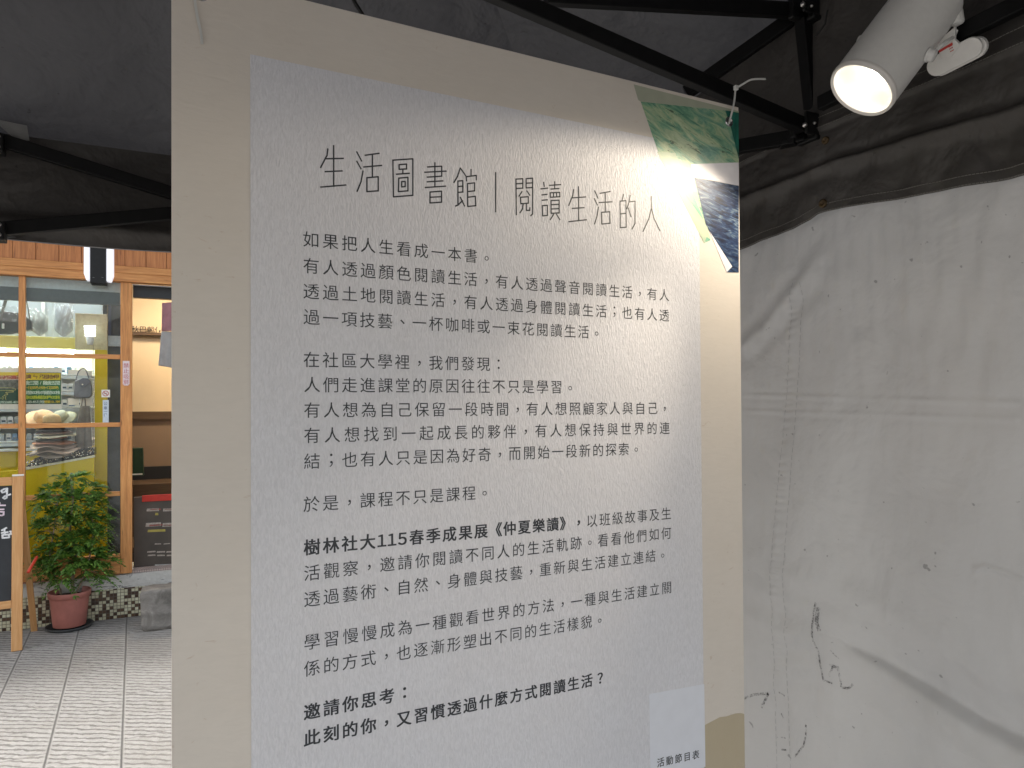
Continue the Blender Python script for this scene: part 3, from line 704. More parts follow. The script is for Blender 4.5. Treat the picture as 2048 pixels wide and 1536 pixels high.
# nylon ties
def tie(label, path, head, rad=.0018):
    o = thing('cable_tie', path[0], label, 'cable tie', 'cable ties holding the poster')
    m = MB()
    for p, q in zip(path, path[1:]): m.bar(p, q, .0034, .0013, PF.n)
    m.build('strap', M['tie_nylon'], o, .0003)
    m = MB(); m.box(Frame(head, pu, UP, PF.n), -.0036, .0036, -.0042, .0042, -.003, .004); m.build('head', M['tie_nylon'], o, .0008)
    return o
def ppx(px, py, d): return hit(px, py, PF.o + PF.n * d, PF.n)
def smooth_path(P, n=6):
    P = [Vector(p) for p in P]; out = []
    for i in range(len(P) - 1):
        p0, p1, p2, p3 = P[max(i - 1, 0)], P[i], P[i + 1], P[min(i + 2, len(P) - 1)]
        for k in range(n):
            t = k / n
            out.append(.5 * ((2 * p1) + (p2 - p0) * t + (2 * p0 - 5 * p1 + 4 * p2 - p3) * t * t + (3 * p1 - p0 - 3 * p2 + p3) * t ** 3))
    return out + [P[-1]]
barp = tb(1478, 190, BT)
tie('white nylon tie looped through the right eyelet of the poster, tail sticking out',
    smooth_path([ppx(1453, 228, -.006), ppx(1456, 246, -.005), ppx(1457.5, 247, .005), ppx(1462, 232, .008), ppx(1468, 206, .008), ppx(1471, 178, .006)]) +
    smooth_path([ppx(1472, 177, .006), ppx(1486, 168, .010), ppx(1504, 159, .014), ppx(1531, 158, .016)]), ppx(1471.5, 176, .006))
tie('white nylon tie at the top left corner of the poster with its tail hanging down',
    smooth_path([PF(PL + .035, et + .006, .003), PF(PL + .036, et + .03, .012), PF(PL + .037, et + .068, .006)]) + smooth_path([ppx(387, -20, .004), ppx(394, 30, .004), ppx(401, 62, .003), ppx(404, 88, .003)]), ppx(386, -30, .006))

# ================================================================== SPOTLIGHT
DEP = 1.18
ld = Vector((-.61229, -.06435, -.78801)).normalized()
Fc = EYE + ray(1722, 182) * (DEP / ray(1722, 182).y)
spot = thing('track_spotlight', Fc - ld * .1, 'lit white cylindrical spotlight clamped to the truss beside the poster', 'spotlight')
RL = .0478 * DEP
m = MB(); m.lathe(Fc, ld, [(0, -.178 * DEP), (RL * .8, -.178 * DEP), (RL * .93, -.176 * DEP), (RL * .985, -.171 * DEP), (RL * .99, -.165 * DEP), (RL * .99, -.13 * DEP), (RL * .99, -.06 * DEP), (RL * .99, -.010)], 64)
m.build('housing', M['lamp_white'], spot)
m = MB(); m.lathe(Fc, ld, [(RL * .99, -.011), (RL, -.010), (RL, -.004), (RL * .985, -.0035), (RL * .985, -.002), (RL * .97, 0), (RL * .945, 0), (RL * .93, -.002), (RL * .915, -.002), (RL * .895, -.004), (RL * .885, -.009)], 64)
m.build('bezel', M['lamp_bezel'], spot)
g = NT('faceted_reflector'); uv = g.n('VectorMath', {0: g.n('TexCoord').outputs['UV'], 1: (110, 700, 1)}, operation='MULTIPLY').outputs[0]
ch = g.n('TexVoronoi', {'Vector': uv, 'Scale': 1.0, 'Randomness': 0.0}).outputs['Distance']; g.bump(ch, .3, .002)
M['reflector'] = g.fin((.93, .91, .87), .38, 1.0)
m = MB(); m.lathe(Fc, ld, [(RL * .885, -.008)] + [(RL * (.885 - .50 * t ** 1.5), -.008 - .046 * t) for t in (.1, .2, .3, .4, .5, .6, .7, .8, .9, 1)], 64)
m.build('reflector', M['reflector'], spot)
m = MB(); m.lathe(Fc, ld, [(0, -.050), (.010, -.050), (.0185, -.0535)], 32); m.build('led_module', M['cob'], spot)
# yoke, knobs and clip plate
sr = Vector((.62, -.28, .02)); side = (sr - ld * sr.dot(ld)).normalized()          # out to the side that shows a knob
kn = Fc - ld * .082 * DEP + side * RL
m = MB(); m.lathe(kn, side, [(.0, .012), (.0085, .012), (.0095, .010), (.0098, .004), (.0115, .0035), (.0115, 0)], 24, fn=lambda r, h, t: (r * (1 + .04 * math.cos(12 * t)), h))
m.build('knob', M['lamp_white'], spot)
m = MB(); m.lathe(Fc - ld * .082 * DEP - side * RL, -side, [(.0, .006), (.007, .006), (.008, .004), (.008, -.002)], 20); m.build('knob', M['lamp_white'], spot)
cx = ta(1906, 112, AT + .01)                                                        # clip plate just in front of the arm
vd = (cx - EYE).normalized()
pa = (ta(1945, 95, AT + .01) - ta(1875, 135, AT + .01)).normalized(); pn = -(vd - pa * vd.dot(pa)).normalized(); pb = pn.cross(pa)
CP = Frame(cx, pa, pb, pn)
dpx = cx.y / FPX
def cpl(px, py): a, b, _ = CP.inv(hit(px, py, cx, pn)); return a, b
def rounded(x0, y0, x1, y1, r_px, n=10):                                            # a stadium between two pixel centres
    a, b = cpl(x0, y0), cpl(x1, y1); r = r_px * dpx * 1.05; an = math.atan2(b[1] - a[1], b[0] - a[0]); o = []
    for i in range(n + 1): t = an + math.pi / 2 + math.pi * i / n; o.append((a[0] + r * math.cos(t), a[1] + r * math.sin(t)))
    for i in range(n + 1): t = an - math.pi / 2 + math.pi * i / n; o.append((b[0] + r * math.cos(t), b[1] + r * math.sin(t)))
    return o
m = MB(); m.prism(CP, rounded(1875, 131, 1943, 96, 19), -.004, .003); pl = m.build('clip_plate', M['lamp_white'], spot, .0012)
m = MB(); m.prism(CP, rounded(1880, 133, 1948, 98, 19), -.014, -.0045); m.build('driver_cover', M['lamp_white'], spot, .001)
m = MB(); neck = [cpl(*p) for p in ((1874, 84), (1912, 52), (1911, 78), (1922, 88), (1906, 112), (1884, 116))]
m.prism(CP, neck[::-1], -.003, .0036); m.build('mounting_plate', M['lamp_white'], spot, .0008)
m = MB(); m.prism(CP, [cpl(*p) for p in ((1879, 100), (1880.5, 104.5), (1908, 88), (1906.5, 83.5))], .0036, .0040)
for i, (x, y) in enumerate(((1899, 93), (1900, 97), (1902, 102))):
    m.prism(CP, [cpl(*p) for p in ((x, y), (x + .4, y + 1.3), (x + 8, y - 3.2), (x + 7.5, y - 4.6))], .0036, .0040)
m.build('sticker_print', M['red_ink'], spot)
yo = Fc - ld * .150 * DEP + side * RL * .6
m = MB(); m.tube(smooth_path([kn + side * .004, kn - ld * .03 + side * .012, ta(1905, 75, AT - .005), ta(1912, 60, AT)]), .0035, 10); m.build('yoke', M['lamp_white'], spot)
c0 = ta(1914, 32, AT + .0); m = MB(); m.bar(ta(1911, 16, AT), ta(1916, 50, AT), .016, .020); m.build('joint_cover', M['lamp_white'], spot, .006)
lamp = bpy.data.lights.new('spot_beam', 'SPOT'); lamp.energy = 3.5; lamp.spot_size = R(99); lamp.spot_blend = .34; lamp.shadow_soft_size = .012; lamp.color = (1, .86, .66)
lamp.use_nodes = True; lt = lamp.node_tree; em_ = lt.nodes['Emission']                # narrow reflector beam inside an even spill
tc_ = lt.nodes.new('ShaderNodeTexCoord'); sp_ = lt.nodes.new('ShaderNodeSeparateXYZ'); ab_ = lt.nodes.new('ShaderNodeMath'); ab_.operation = 'ABSOLUTE'
cr_ = lt.nodes.new('ShaderNodeMapRange'); cr_.interpolation_type = 'SMOOTHERSTEP'
cr_.inputs[1].default_value, cr_.inputs[2].default_value, cr_.inputs[3].default_value, cr_.inputs[4].default_value = .93, 1.0, 1.0, 2.6
lt.links.new(tc_.outputs['Normal'], sp_.inputs[0]); lt.links.new(sp_.outputs[2], ab_.inputs[0]); lt.links.new(ab_.outputs[0], cr_.inputs[0]); lt.links.new(cr_.outputs[0], em_.inputs['Strength'])
lo = bpy.data.objects.new('spot_beam', lamp); COL.objects.link(lo); lo.parent = spot
lo.location = (Fc + ld * .004) - spot.location; lo.rotation_euler = ld.to_track_quat('-Z', 'Y').to_euler()

# ================================================================== SHOP
shop = thing('shop_building', SF(0, 0, 0), 'shop front with brown timber window frames, plank fascia and mosaic tile base', 'building')
def part(name, mat, fn, bevel=0.0, parent=None, **kw):
    m = MB(); fn(m); return m.build(name, mat, parent or shop, bevel, **kw)
WLo, WRo = -9.0, 7.0                                             # extent of the building along the street
DL, DR = -.045, 1.15                                             # doorway
# base: mosaic wall, worn plaster band and step tiles
def f(m):
    m.grid(lambda u, v: SF(WLo + (WRo - WLo) * u, -.06 + .29 * v, 0), 4, 1, False, lambda u, v: (WLo + (WRo - WLo) * u, -.06 + .29 * v))
part('mosaic_base', M['mosaic'], f)
def f(m):
    m.grid(lambda u, v: SF(WLo + (WRo - WLo) * u, .23 + .10 * v, .004 + .008 * math.sin(40 * u) * v), 160, 4, True, lambda u, v: (WLo + (WRo - WLo) * u, v * .1))
    m.box(SF, WLo, WRo, .21, .329, .016, .5)
part('plaster_band', M['plaster'], f)
def f(m):
    m.box(SF, DL + .0, DR, .329, .352, .035, 1.1, 'a')
part('step_tiles', M['step_tile'], f)
# timber frame
def f(m):
    m.box(SF, DL - .079, DL, .34, 2.60, 0, .06, 'b')
part('door_post', M['wood_frame'], f, .003)
part('door_post', M['wood_frame'], lambda m: m.box(SF, DR, DR + .08, .34, 2.60, 0, .06, 'b'), .003)
def f(m):
    m.box(SF, WLo, WRo, 2.601, 2.665, -.02, .07, 'a'); m.box(SF, WLo, WRo, 2.667, 2.725, -.008, .07, 'a')
part('header_beam', M['wood_frame'], f, .004)
def f(m):
    a = WLo
    while a < WRo:
        m.box(SF, a + .0015, a + .1445, 2.727, 3.3, .010 + random.uniform(0, .003), .05, 'b'); a += .146
part('fascia_backing', M['wood_board'], lambda m: m.box(SF, WLo, WRo, 2.62, 3.3, .071, .11, 'a'))
part('fascia_planks', M['wood_board'], f, .002)
win = part('window', M['wood_frame'], lambda m: (m.box(SF, -2.2, DL - .081, .341, .49, .004, .055, 'a'),), .003)
for a0 in (-.784, -1.45, -2.12): part('mullion', M['wood_frame'], lambda m: m.box(SF, a0, a0 + .042, .492, 2.60, .006, .044, 'b'), .002, win)
for lo_, hi_ in ((-.742, -.126), (-1.408, -.784), (-2.078, -1.45)):
    for zz in (.958, 1.492, 2.018): part('muntin', M['wood_frame'], lambda m: m.box(SF, lo_ + .0015, hi_ - .0015, zz - .017, zz + .017, .010, .040, 'a'), .002, win)
for lo_, hi_ in ((-.742, -.126), (-1.408, -.784), (-2.078, -1.45)):
    for z0, z1 in ((.493, .94), (.976, 1.474), (1.51, 2.0), (2.036, 2.6)): part('pane', M['glass'], lambda m: m.box(SF, lo_ + .001, hi_ - .001, z0, z1, .022, .026), 0, win)
part('window_sill', M['wood_sill'], lambda m: m.box(SF, -2.2, DL - .081, .333, .3395, -.012, .10, 'a'), .002)
# facade around and above, unseen overhang added for shade, interior shell
def f(m):
    m.box(SF, WLo, WRo, 3.302, 7.5, .0, .25); m.box(SF, WLo, -2.202, .334, 2.6, .02, .25); m.box(SF, DR + .082, WRo, .334, 2.6, .02, .25)
part('upper_wall', M['concrete_wall'], f)
part('added_shade_awning', M['concrete_wall'], lambda m: m.box(SF, WLo, WRo, 3.42, 3.55, -.78, -.002))  # unseen overhang, added to darken the pavement near the shop base
def f(m):
    m.box(SF, WLo, WRo, 3.05, 3.12, .30, 5.0); m.box(SF, WLo, WLo + .1, .36, 3.05, .30, 5.0); m.box(SF, WRo - .1, WRo, .36, 3.05, .3, 5.0); m.box(SF, WLo, WRo, .36, 3.05, 5.0, 5.1)
part('interior_shell', plain('inner_wall', (.5, .48, .44), .7), f)
part('interior_floor', M['wood_floor'], lambda m: m.box(SF, WLo, WRo, .30, .345, 1.102, 5.0, 'a'))
# doorway view: warm wall, rails, wainscot
DW = 2.3
def rz(y, d): return sh(300, y, d)[1]
ax0 = sh(215, 700, DW)[0]
part('back_wall', M['beige_wall'], lambda m: m.box(SF, ax0, 2.6, rz(824, DW), 3.04, DW, DW + .06))
part('wainscot', M['brown_panel'], lambda m: m.box(SF, ax0, 2.6, .346, rz(838, DW), DW + .004, DW + .06))
def f(m):
    m.box(SF, ax0, 2.6, rz(837, DW), rz(823, DW), DW - .012, DW + .003); m.box(SF, ax0, 2.6, rz(839.5, DW), rz(834, DW), DW - .03, DW - .0125)
part('dado_rail', M['dark_wood'], f, .002)
part('skirting', plain('black_skirting', (.012, .011, .011), .5), lambda m: m.box(SF, ax0, 2.6, .346, rz(933, DW), DW - .015, DW + .003))
part('picture_ledge', M['dark_wood'], lambda m: m.box(SF, ax0, 2.6, rz(671, DW - .06), rz(665, DW - .06), DW - .08, DW - .001), .002)
part('header_box', plain('header_dark', (.018, .02, .024), .4), lambda m: m.box(SF, DL + .002, DR - .002, sh(300, 597, .12)[1], 2.598, .09, .16), .002)
part('header_track', M['grey_rail'], lambda m: m.box(SF, DL + .002, DR - .002, sh(300, 572, .07)[1], 2.598, .062, .088))
part('step_riser', M['dark_wood'], lambda m: (m.box(SF, -.6, 2.0, .346, rz(968, 1.75), 1.75, DW - .016, 'a'),), .003)
lg = thing('ledge_lettering', SF(*sh(300, 664, DW - .04), DW - .04), 'row of dark cut-out characters standing on the doorway ledge', 'letters')
m = MB(); write_line(m, Frame(SF.o, SF.u, SF.v, -SF.n), '秋巴戟伍', sh(270, 658, DW - .04), sh(317, 660, DW - .04), .075, -(DW - .04), .01)
m.build('characters', plain('letter_bronze', (.045, .03, .015), .5), lg, solid=.006)
# green box, garment, menu board
m = MB(); F2 = lambda a, b, d: SF(a, b, d)
b0, b1 = sh(258, 953, 1.6), sh(285.5, 896, 1.6)
bx = thing('storage_box', SF(b0[0], b0[1], 1.6), 'dark green box standing on the step inside the doorway', 'box')
m = MB(); m.prism(Frame(SF(0, 0, 1.6), SF.u, SF.v, SF.n), [(b0[0], b0[1]), (b1[0] + .008, b0[1]), (b1[0], b1[1]), (b0[0], b1[1])], 0, .12); m.build('body', M['green_box'], bx, .004)
m = MB(); m.box(SF, b0[0] + .03, b1[0] - .002, b0[1] + .012, b0[1] + .026, 1.596, 1.599); m.build('label_strip', M['cream_sign'], bx)
ga = [sh(x, y, .10) for x, y in ((324, 606), (341, 604), (352, 604), (352, 663), (323, 662))]
gb = [sh(x, y, .10) for x, y in ((322.5, 662.5), (352, 663.5), (352, 737), (316.5, 731))]
gm = thing('hanging_cloth', SF(*ga[4], .1), 'pink and grey cloth hanging in the doorway beside the poster edge', 'cloth')
def cloth(poly_tl, poly_tr, poly_br, poly_bl, d, ph):
    m = MB()
    def fn(u, v):
        t = Vector(poly_tl).lerp(Vector(poly_tr), u); b = Vector(poly_bl).lerp(Vector(poly_br), u); p = t.lerp(b, v)
        return SF(p.x, p.y, d + .008 * math.sin(9 * u + ph) * (.3 + v))
    m.grid(fn, 24, 16); return m
cloth(ga[0], ga[2], ga[3], ga[4], .10, 0).build('upper_cloth', M['pink_cloth'], gm, solid=.004)
cloth(gb[0], gb[1], gb[2], gb[3], .104, .4).build('lower_cloth', M['ash_cloth'], gm, solid=.004)
mb_ = [sh(x, y, .14) for x, y in ((246, 1010), (420, 985), (420, 1120), (246, 1142))]
mn = thing('menu_board', SF(mb_[0][0], .353, .14), 'low dark brown menu board with a red top edge in the doorway', 'signboard')
m = MB(); m.box(SF, DL + .004, .62, .353, sh(300, 993, .14)[1], .14, .17); m.build('panel', M['menu_board'], mn, .003)
r0, r1 = sh(284, 1004, .13)[0], .62
m = MB(); m.box(SF, r0, r1, sh(300, 1003, .135)[1], sh(300, 991, .135)[1] + .004, .128, .139); m.build('red_edge', M['mat_red'], mn, .003)
FM = Frame(SF(0, 0, .1385), SF.u, SF.v, -SF.n)
def dashes(rows, mat, name):
    rs = random.Random(4)
    for (y, x0, x1, hp, n) in rows:
        m = MB()
        for i in range(n):
            xa = x0 + (x1 - x0) * i / n; xb = xa + (x1 - x0) / n * rs.uniform(.7, .95); a, b = sh(xa, y, .1385), sh(xb, y - (xb - xa) * .05, .1385); h = hp * .0038
            k = rs.uniform(-.002, .002); m.prism(FM, [(a[0], a[1] - h / 2), (b[0], b[1] - h / 2 + k), (b[0] - .002, b[1] + h / 2 + k), (a[0] + .003, a[1] + h / 2)], 0, .0006)
        m.build(name, mat, mn)
dashes([(1020, 293, 392, 6, 3), (1050, 291, 392, 8, 3), (1088, 309, 345, 2, 2), (1104, 294, 390, 3, 5), (1111, 295, 390, 3, 5)], plain('menu_pale', (.34, .29, .25), .6, 0, .3, 90), 'menu_lettering')
dashes([(1019, 300, 385, 2.5, 3), (1051, 298, 385, 3, 3)], plain('menu_red', (.30, .06, .045), .6), 'menu_lettering')
dashes([(1028, 310, 319, 5, 1), (1062, 295, 340, 5, 1)], plain('menu_yellow', (.34, .28, .06), .6), 'menu_lettering')
dashes([(1131, 309, 375, 4, 1), (1141, 311, 375, 13, 3)], plain('menu_grey', (.36, .35, .33), .6), 'menu_lettering')
# stickers on the post and the glass
def sticker(name, label, px0, py0, px1, py1, d, mat, rows=None, ink=None, em=.02, point=False):
    a, b = sh(px0, py1, d), sh(px1, py0, d); o = thing(name, SF(a[0], a[1], d), label, 'sticker')
    pts = [(a[0], a[1]), (b[0], a[1]), (b[0], b[1]), (a[0], b[1])]
    if point: pts = [(a[0], a[1] + .012), (a[0] + .010, a[1]), (b[0] - .010, a[1]), (b[0], a[1] + .012), (b[0], b[1]), (a[0], b[1])]
    F = Frame(SF(0, 0, d), SF.u, SF.v, -SF.n); m = MB(); m.prism(F, pts, 0, .0012); m.build('sheet', mat, o)
    if rows:
        m = MB()
        for ch, x, y in rows: write_line(m, F, ch, sh(x, y, d), sh(x, y, d), em, .002, .01)
        m.build('lettering', ink, o)
    return o, F
sticker('post_sticker', 'pink vertical no smoking sticker on the timber door post', 245.5, 722, 259, 771, -.001, plain('sticker_pink', (.74, .62, .64), .5), [('禁', 252.5, 731), ('止', 252.5, 742), ('吸', 252.5, 753), ('菸', 252.5, 764)], plain('sticker_ink', (.5, .17, .19), .5), .040, True)
o, F = sticker('glass_sticker', 'small square no smoking sticker on the shop glass', 203, 779.5, 220, 794.5, .0205, M['cream_sign'])
cx_, cy_ = sh(211.3, 787, .0205); m = MB()
m.ribbon(F, [(cx_ + .019 * math.cos(t * .3142), cy_ + .019 * math.sin(t * .3142)) for t in range(21)], .005, .0018); m.ribbon(F, [(cx_ - .013, cy_ + .013), (cx_ + .013, cy_ - .013)], .005, .0021)
m.build('ring', M['sign_red'], o)
m = MB(); m.ribbon(F, [(cx_ - .010, cy_ - .002), (cx_ + .009, cy_ - .002)], .004, .0015); m.ribbon(F, [(cx_ + .006, cy_ + .003), (cx_ + .010, cy_ + .009)], .002, .0015); m.build('cigarette', M['ink'], o)
sticker('notice_strip', 'narrow white vertical notice strip on the shop glass', 205.5, 800, 217.5, 845, .0205, plain('notice', (.55, .62, .68), .5), [('公', 211, 807), ('車', 211, 816), ('一', 211, 823), ('律', 211, 830)], plain('notice_ink', (.12, .16, .24), .5), .028)
# small lit sign box on the fascia
sl = thing('wall_lamp', SF(*sh(196, 520, -.06), -.06), 'lit wall lamp with white glowing sides and black centre on the fascia', 'lamp')
lam = lambda x, y: sh(x, y, -.10)
F = Frame(SF(0, 0, 0), SF.u, SF.v, -SF.n)
def lampside(x0, x1, y1, ybot, flip):
    a, b = lam(x0, 470), lam(x1, 470); z0 = lam(x0, ybot)[1]; z1 = 2.98
    pts = [(a[0] + (.016 if not flip else 0), z0 + (0 if not flip else .004)), (b[0] - (.016 if flip else 0), z0 + (.004 if not flip else 0)), (b[0], z0 + .05), (b[0], z1), (a[0], z1), (a[0], z0 + .05)]
    m = MB(); m.prism(F, pts, .03, .10); m.build('glowing_side', M['lamp_panel'], sl, .006)
lampside(167.5, 180, 0, 560, False); lampside(212.5, 227, 0, 563, True)
m = MB(); a, b = lam(179.7, 500)[0], lam(213, 500)[0]; m.box(F, a + .002, b - .002, lam(195, 567)[1], 2.985, -.008, .112); m.build('black_front', M['black_plastic'], sl, .004)
for x in (187, 205):
    m = MB(); q = sh(x, 555, -.112); m.box(F, q[0] - .006, q[0] + .006, q[1] - .002, q[1] + .002, .112, .1135)
    m.build('screw', plain('screw_grey', (.12, .12, .125), .4), sl)

# ------------------------------------------------------------------ inside the shop window
def slab(m, px0, py0, px1, py1, d, th=.02, grain=None):
    a, b = sh(px0, py1, d), sh(px1, py0, d); m.box(SF, a[0], b[0], a[1], b[1], d, d + th, grain)
disp = thing('display_cabinet', SF(-1.2, .346, .9), 'yellow and white lit display cabinet with packed shelves behind the shop window', 'cabinet')
CA0, CA1 = -2.4, sh(190, 700, .95)[0]
def cz(y, d=.75): return sh(90, y, d)[1]
m = MB(); m.box(SF, CA0, CA1, .50, 2.7, 1.25, 1.28); m.build('back_panel', M['shop_white'], disp)
m = MB(); m.box(SF, CA0, CA1 + .02, cz(698), cz(676), .72, .745, 'a'); m.box(SF, CA0, CA1 + .02, cz(676), cz(674), .72, 1.25); m.build('top_edge', M['yellow_pale'], disp, .002)
m = MB(); m.box(SF, CA0, CA1, .36, cz(898), .70, 1.24, 'a'); m.build('plinth', M['yellow'], disp, .004)
shelf_y = (746, 779, 812, 846, 880)
for y in shelf_y: MB().box(SF, CA0, CA1 - .01, cz(y + 2) - .006, cz(y + 2) + .006, .74, 1.245).build('shelf', M['shop_white'], disp, .001)
for y in shelf_y: MB().box(SF, CA0, CA1 - .01, cz(y + 4) - .030, cz(y + 4) - .002, .728, .737).build('price_rail', plain('price_rail', (.44, .50, .56), .35, 0, .1), disp)
for a in (-1.20, -.72, -1.7):
    m = MB(); m.box(SF, a - .19, a + .19, cz(702) - .012, cz(702), .80, .84); m.build('light_strip', M['led_strip'], disp)
m = MB(); m.box(SF, CA0, CA1, cz(900) + .0, cz(897) + .008, .66, .699); m.build('lip', M['shop_white'], disp)
# packets on the shelves
pk = [plain('packet_white', (.74, .77, .80), .35, 0, .1, 70), plain('packet_blue', (.20, .33, .52), .35, 0, .5, 60), plain('packet_silver', (.46, .52, .56), .25, .5, .3, 90)]
words = ['white packet with a dark window standing in a row on the lit shelf', 'blue and white packet standing in a row on the lit shelf', 'silver packet standing in a row on the lit shelf']
protos = []
for i in range(3):
    m = MB(); Fq = Frame((0, 0, 0), SF.u, SF.v, SF.n); m.prism(Fq, [(-.020, 0), (.020, 0), (.019, .052), (.009, .060), (-.009, .060), (-.019, .052)], 0, .03)
    o = m.build('packet', pk[i], None, .003); tag(o, words[i], 'packet', 'packets on the display shelves')
    m = MB(); m.box(Fq, -.013, .013, .012, .028, -.003, -.001); m.build('window', plain('packet_window', (.07 + .1 * i, .10 + .1 * i, .14 + .1 * i), .3), o)
    protos.append(o)
first = [True] * 3; rs = random.Random(11)
for y in shelf_y:
    a = CA0 + .9
    while a < CA1 - .05:
        i = rs.choice((0, 0, 0, 1, 2)); o = protos[i] if first[i] else copy_tree(protos[i]); first[i] = False
        o.location = SF(a, cz(y + 2) + .007, .775 + rs.uniform(0, .03)); o.rotation_euler = (0, 0, rs.uniform(-.12, .12)); a += rs.uniform(.043, .052)
# grey upper wall, roller rail, column, dark gap
m = MB(); slab(m, -220, 553, 241, 585, .09, .03, 'a'); m.build('roller_rail', M['grey_rail'], shop, .003)
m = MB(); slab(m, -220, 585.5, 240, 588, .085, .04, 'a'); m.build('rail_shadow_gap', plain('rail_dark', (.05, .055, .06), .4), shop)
m = MB(); slab(m, -260, 560, 205, 680, 1.00, .03); m.build('display_backboard', M['shop_grey'], shop)
m = MB(); slab(m, 82, 570, 90, 680, .985, .01, 'b'); m.build('display_batten', plain('batten', (.52, .56, .57), .5), shop)
col = thing('yellow_column', SF(*sh(200, 900, .55), .55), 'narrow yellow upright panel with a pale cap at the window edge', 'panel')
m = MB(); slab(m, 189, 700, 214.5, 1112, .50, .03, 'b'); m.build('panel', M['yellow'], col, .003)
m = MB(); slab(m, 150, 629, 214.5, 699, .53, .02, 'b'); m.build('cap', plain('cap_khaki', (.50, .47, .31), .5), col, .003)
m = MB(); slab(m, 215, 588, 262, 1112, .62, .03, 'b'); m.build('reflection_panel', M['reflection_dark'], shop)  # dark board painted to stand for the gap and its street reflection
m = MB(); slab(m, 217, 590, 222, 672, .58, .02, 'b'); m.build('side_post', plain('indigo_post', (.06, .07, .13), .4), shop)
m = MB(); slab(m, 216, 672, 243, 692, .57, .02); m.build('side_bracket', plain('bracket_grey', (.36, .41, .46), .4), shop)
# compact tube lamp
tl = thing('tube_lamp', SF(*sh(180, 660, .46), .46), 'bright white stacked tube lamp in front of the pale panel', 'lamp')
for y in (653, 659, 665, 671):
    a, b = sh(168 + (y - 653) * .1, y, .46), sh(191, y, .46); m = MB(); m.tube([SF(a[0], a[1], .46), SF(b[0], b[1], .46)], .0085, 10); m.build('tube', M['tube'], tl)
m = MB(); a = sh(180, 682, .46); m.lathe(SF(a[0], a[1], .46), UP, [(.0, -.03), (.02, -.03), (.026, 0), (.030, .03), (0, .03)], 20); m.build('base', M['shop_white'], tl)
# long counter in front, tray of trinkets
ct = thing('yellow_counter', SF(*sh(130, 1110, .22), .22), 'bright yellow counter front behind the lower window panes', 'counter')
m = MB(); m.prism(SF and Frame(SF(0, 0, .24), SF.u, SF.v, SF.n), [sh(-200, 1125, .24), sh(188.5, 1112, .24), sh(188.5, 914, .24), sh(98, 929, .24), sh(46, 939, .24), sh(-200, 960, .24)], 0, .03); m.build('front', M['yellow'], ct, .003)
m = MB(); m.prism(Frame(SF(0, 0, .232), SF.u, SF.v, SF.n), [sh(46, 941, .232), sh(189, 914.5, .232), sh(189, 911, .232), sh(46, 936.5, .232)], 0, .05); m.build('edge_trim', plain('trim_white', (.66, .64, .52), .35), ct)
tr_ = thing('display_tray', SF(*sh(140, 915, .3), .3), 'black tray of glittering trinkets under the stacked hats', 'tray')
m = MB(); m.prism(Frame(SF(0, 0, .29), SF.u, SF.v, SF.n), [sh(48, 937, .29), sh(189, 910, .29), sh(189, 895, .29), sh(120, 905, .29), sh(70, 916, .29)], 0, .14); m.build('tray', M['tray_black'], tr_, .003)
m = MB(); rs = random.Random(5)
for i in range(150):
    x = rs.uniform(52, 188); y = 935 - (x - 48) * .19 - rs.uniform(2, 16) + (4 if x < 95 else 0); a = sh(x, y, .275); r = rs.uniform(.003, .008)
    m.lathe(SF(a[0], a[1], .275 + rs.uniform(0, .01)), (rs.uniform(-1, 1), rs.uniform(-1, 1), rs.uniform(-1, 1)), [(0, -r), (r * .8, -r * .5), (r, 0), (r * .7, r * .6), (0, r)], 6, False)
o = m.build('trinkets', M['chrome_bead'], tr_); o['kind'] = 'stuff'
# stacked hats
HM = {}
def hatmat(n, c):
    if n not in HM: HM[n] = plain('hat_' + n, c, .85, 0, .14, 220, .35)
    return HM[n]
def hat(px, py, rb, hc, c, label, tilt=(0, 0), wave=.0, d=.36, band=None):
    a = sh(px, py, d); o_ = SF(a[0], a[1], d); o = thing('hat', o_, label, 'hat', 'hats stacked in the shop window')
    ax = (UP + SF.u * tilt[0] + SF.n * tilt[1]).normalized(); r2 = rb * .56
    m = MB(); m.lathe(o_, ax, [(r2, 0), (r2 * .99, hc * .45), (r2 * .9, hc * .75), (r2 * .65, hc * .95), (r2 * .3, hc * 1.02), (0, hc * 1.03)], 36); m.build('crown', hatmat(*c), o)
    ph = random.uniform(0, 6)
    m = MB(); m.lathe(o_, ax, [(r2, .0), (r2 * 1.2, -.003), (rb * .85, -.010), (rb, -.016), (rb * .995, -.019), (rb * .8, -.014), (r2, -.005)], 48, True, lambda r, h, t: (r * (1 + wave * .6 * math.sin(3 * t + ph)), h + wave * .5 * (r / rb) ** 2 * rb * math.sin(4 * t + ph)))
    m.build('brim', hatmat(*c), o)
    if band: m = MB(); m.lathe(o_, ax, [(r2 * 1.01, .001), (r2 * 1.02, .004), (r2 * 1.02, .018), (r2 * 1.0, .020)], 36); m.build('band', hatmat(*band), o)
TAN, PEACH, BLK = ('tan', (.52, .38, .22)), ('peach', (.62, .40, .24)), ('black', (.03, .028, .03))
BRN, CRM, RUST, PINK, TAUPE = ('brown', (.16, .10, .08)), ('cream', (.50, .47, .37)), ('rust', (.36, .17, .11)), ('pinkish', (.46, .36, .31)), ('taupe', (.24, .20, .17))
hat(104, 905, .175, .06, TAUPE, 'taupe hat with a sagging brim at the bottom of the stack', (.05, -.05), .14)
hat(112, 898, .165, .06, PINK, 'pinkish beige hat with a wavy brim low in the stack', (-.06, -.06), .20)
hat(106, 888, .155, .06, PINK, 'pale pink hat with a wavy brim just under the rust one', (.03, -.05), .16)
hat(110, 881, .150, .06, RUST, 'rust knitted hat with a wide ribbed brim in the stack', (.02, -.05), .05)
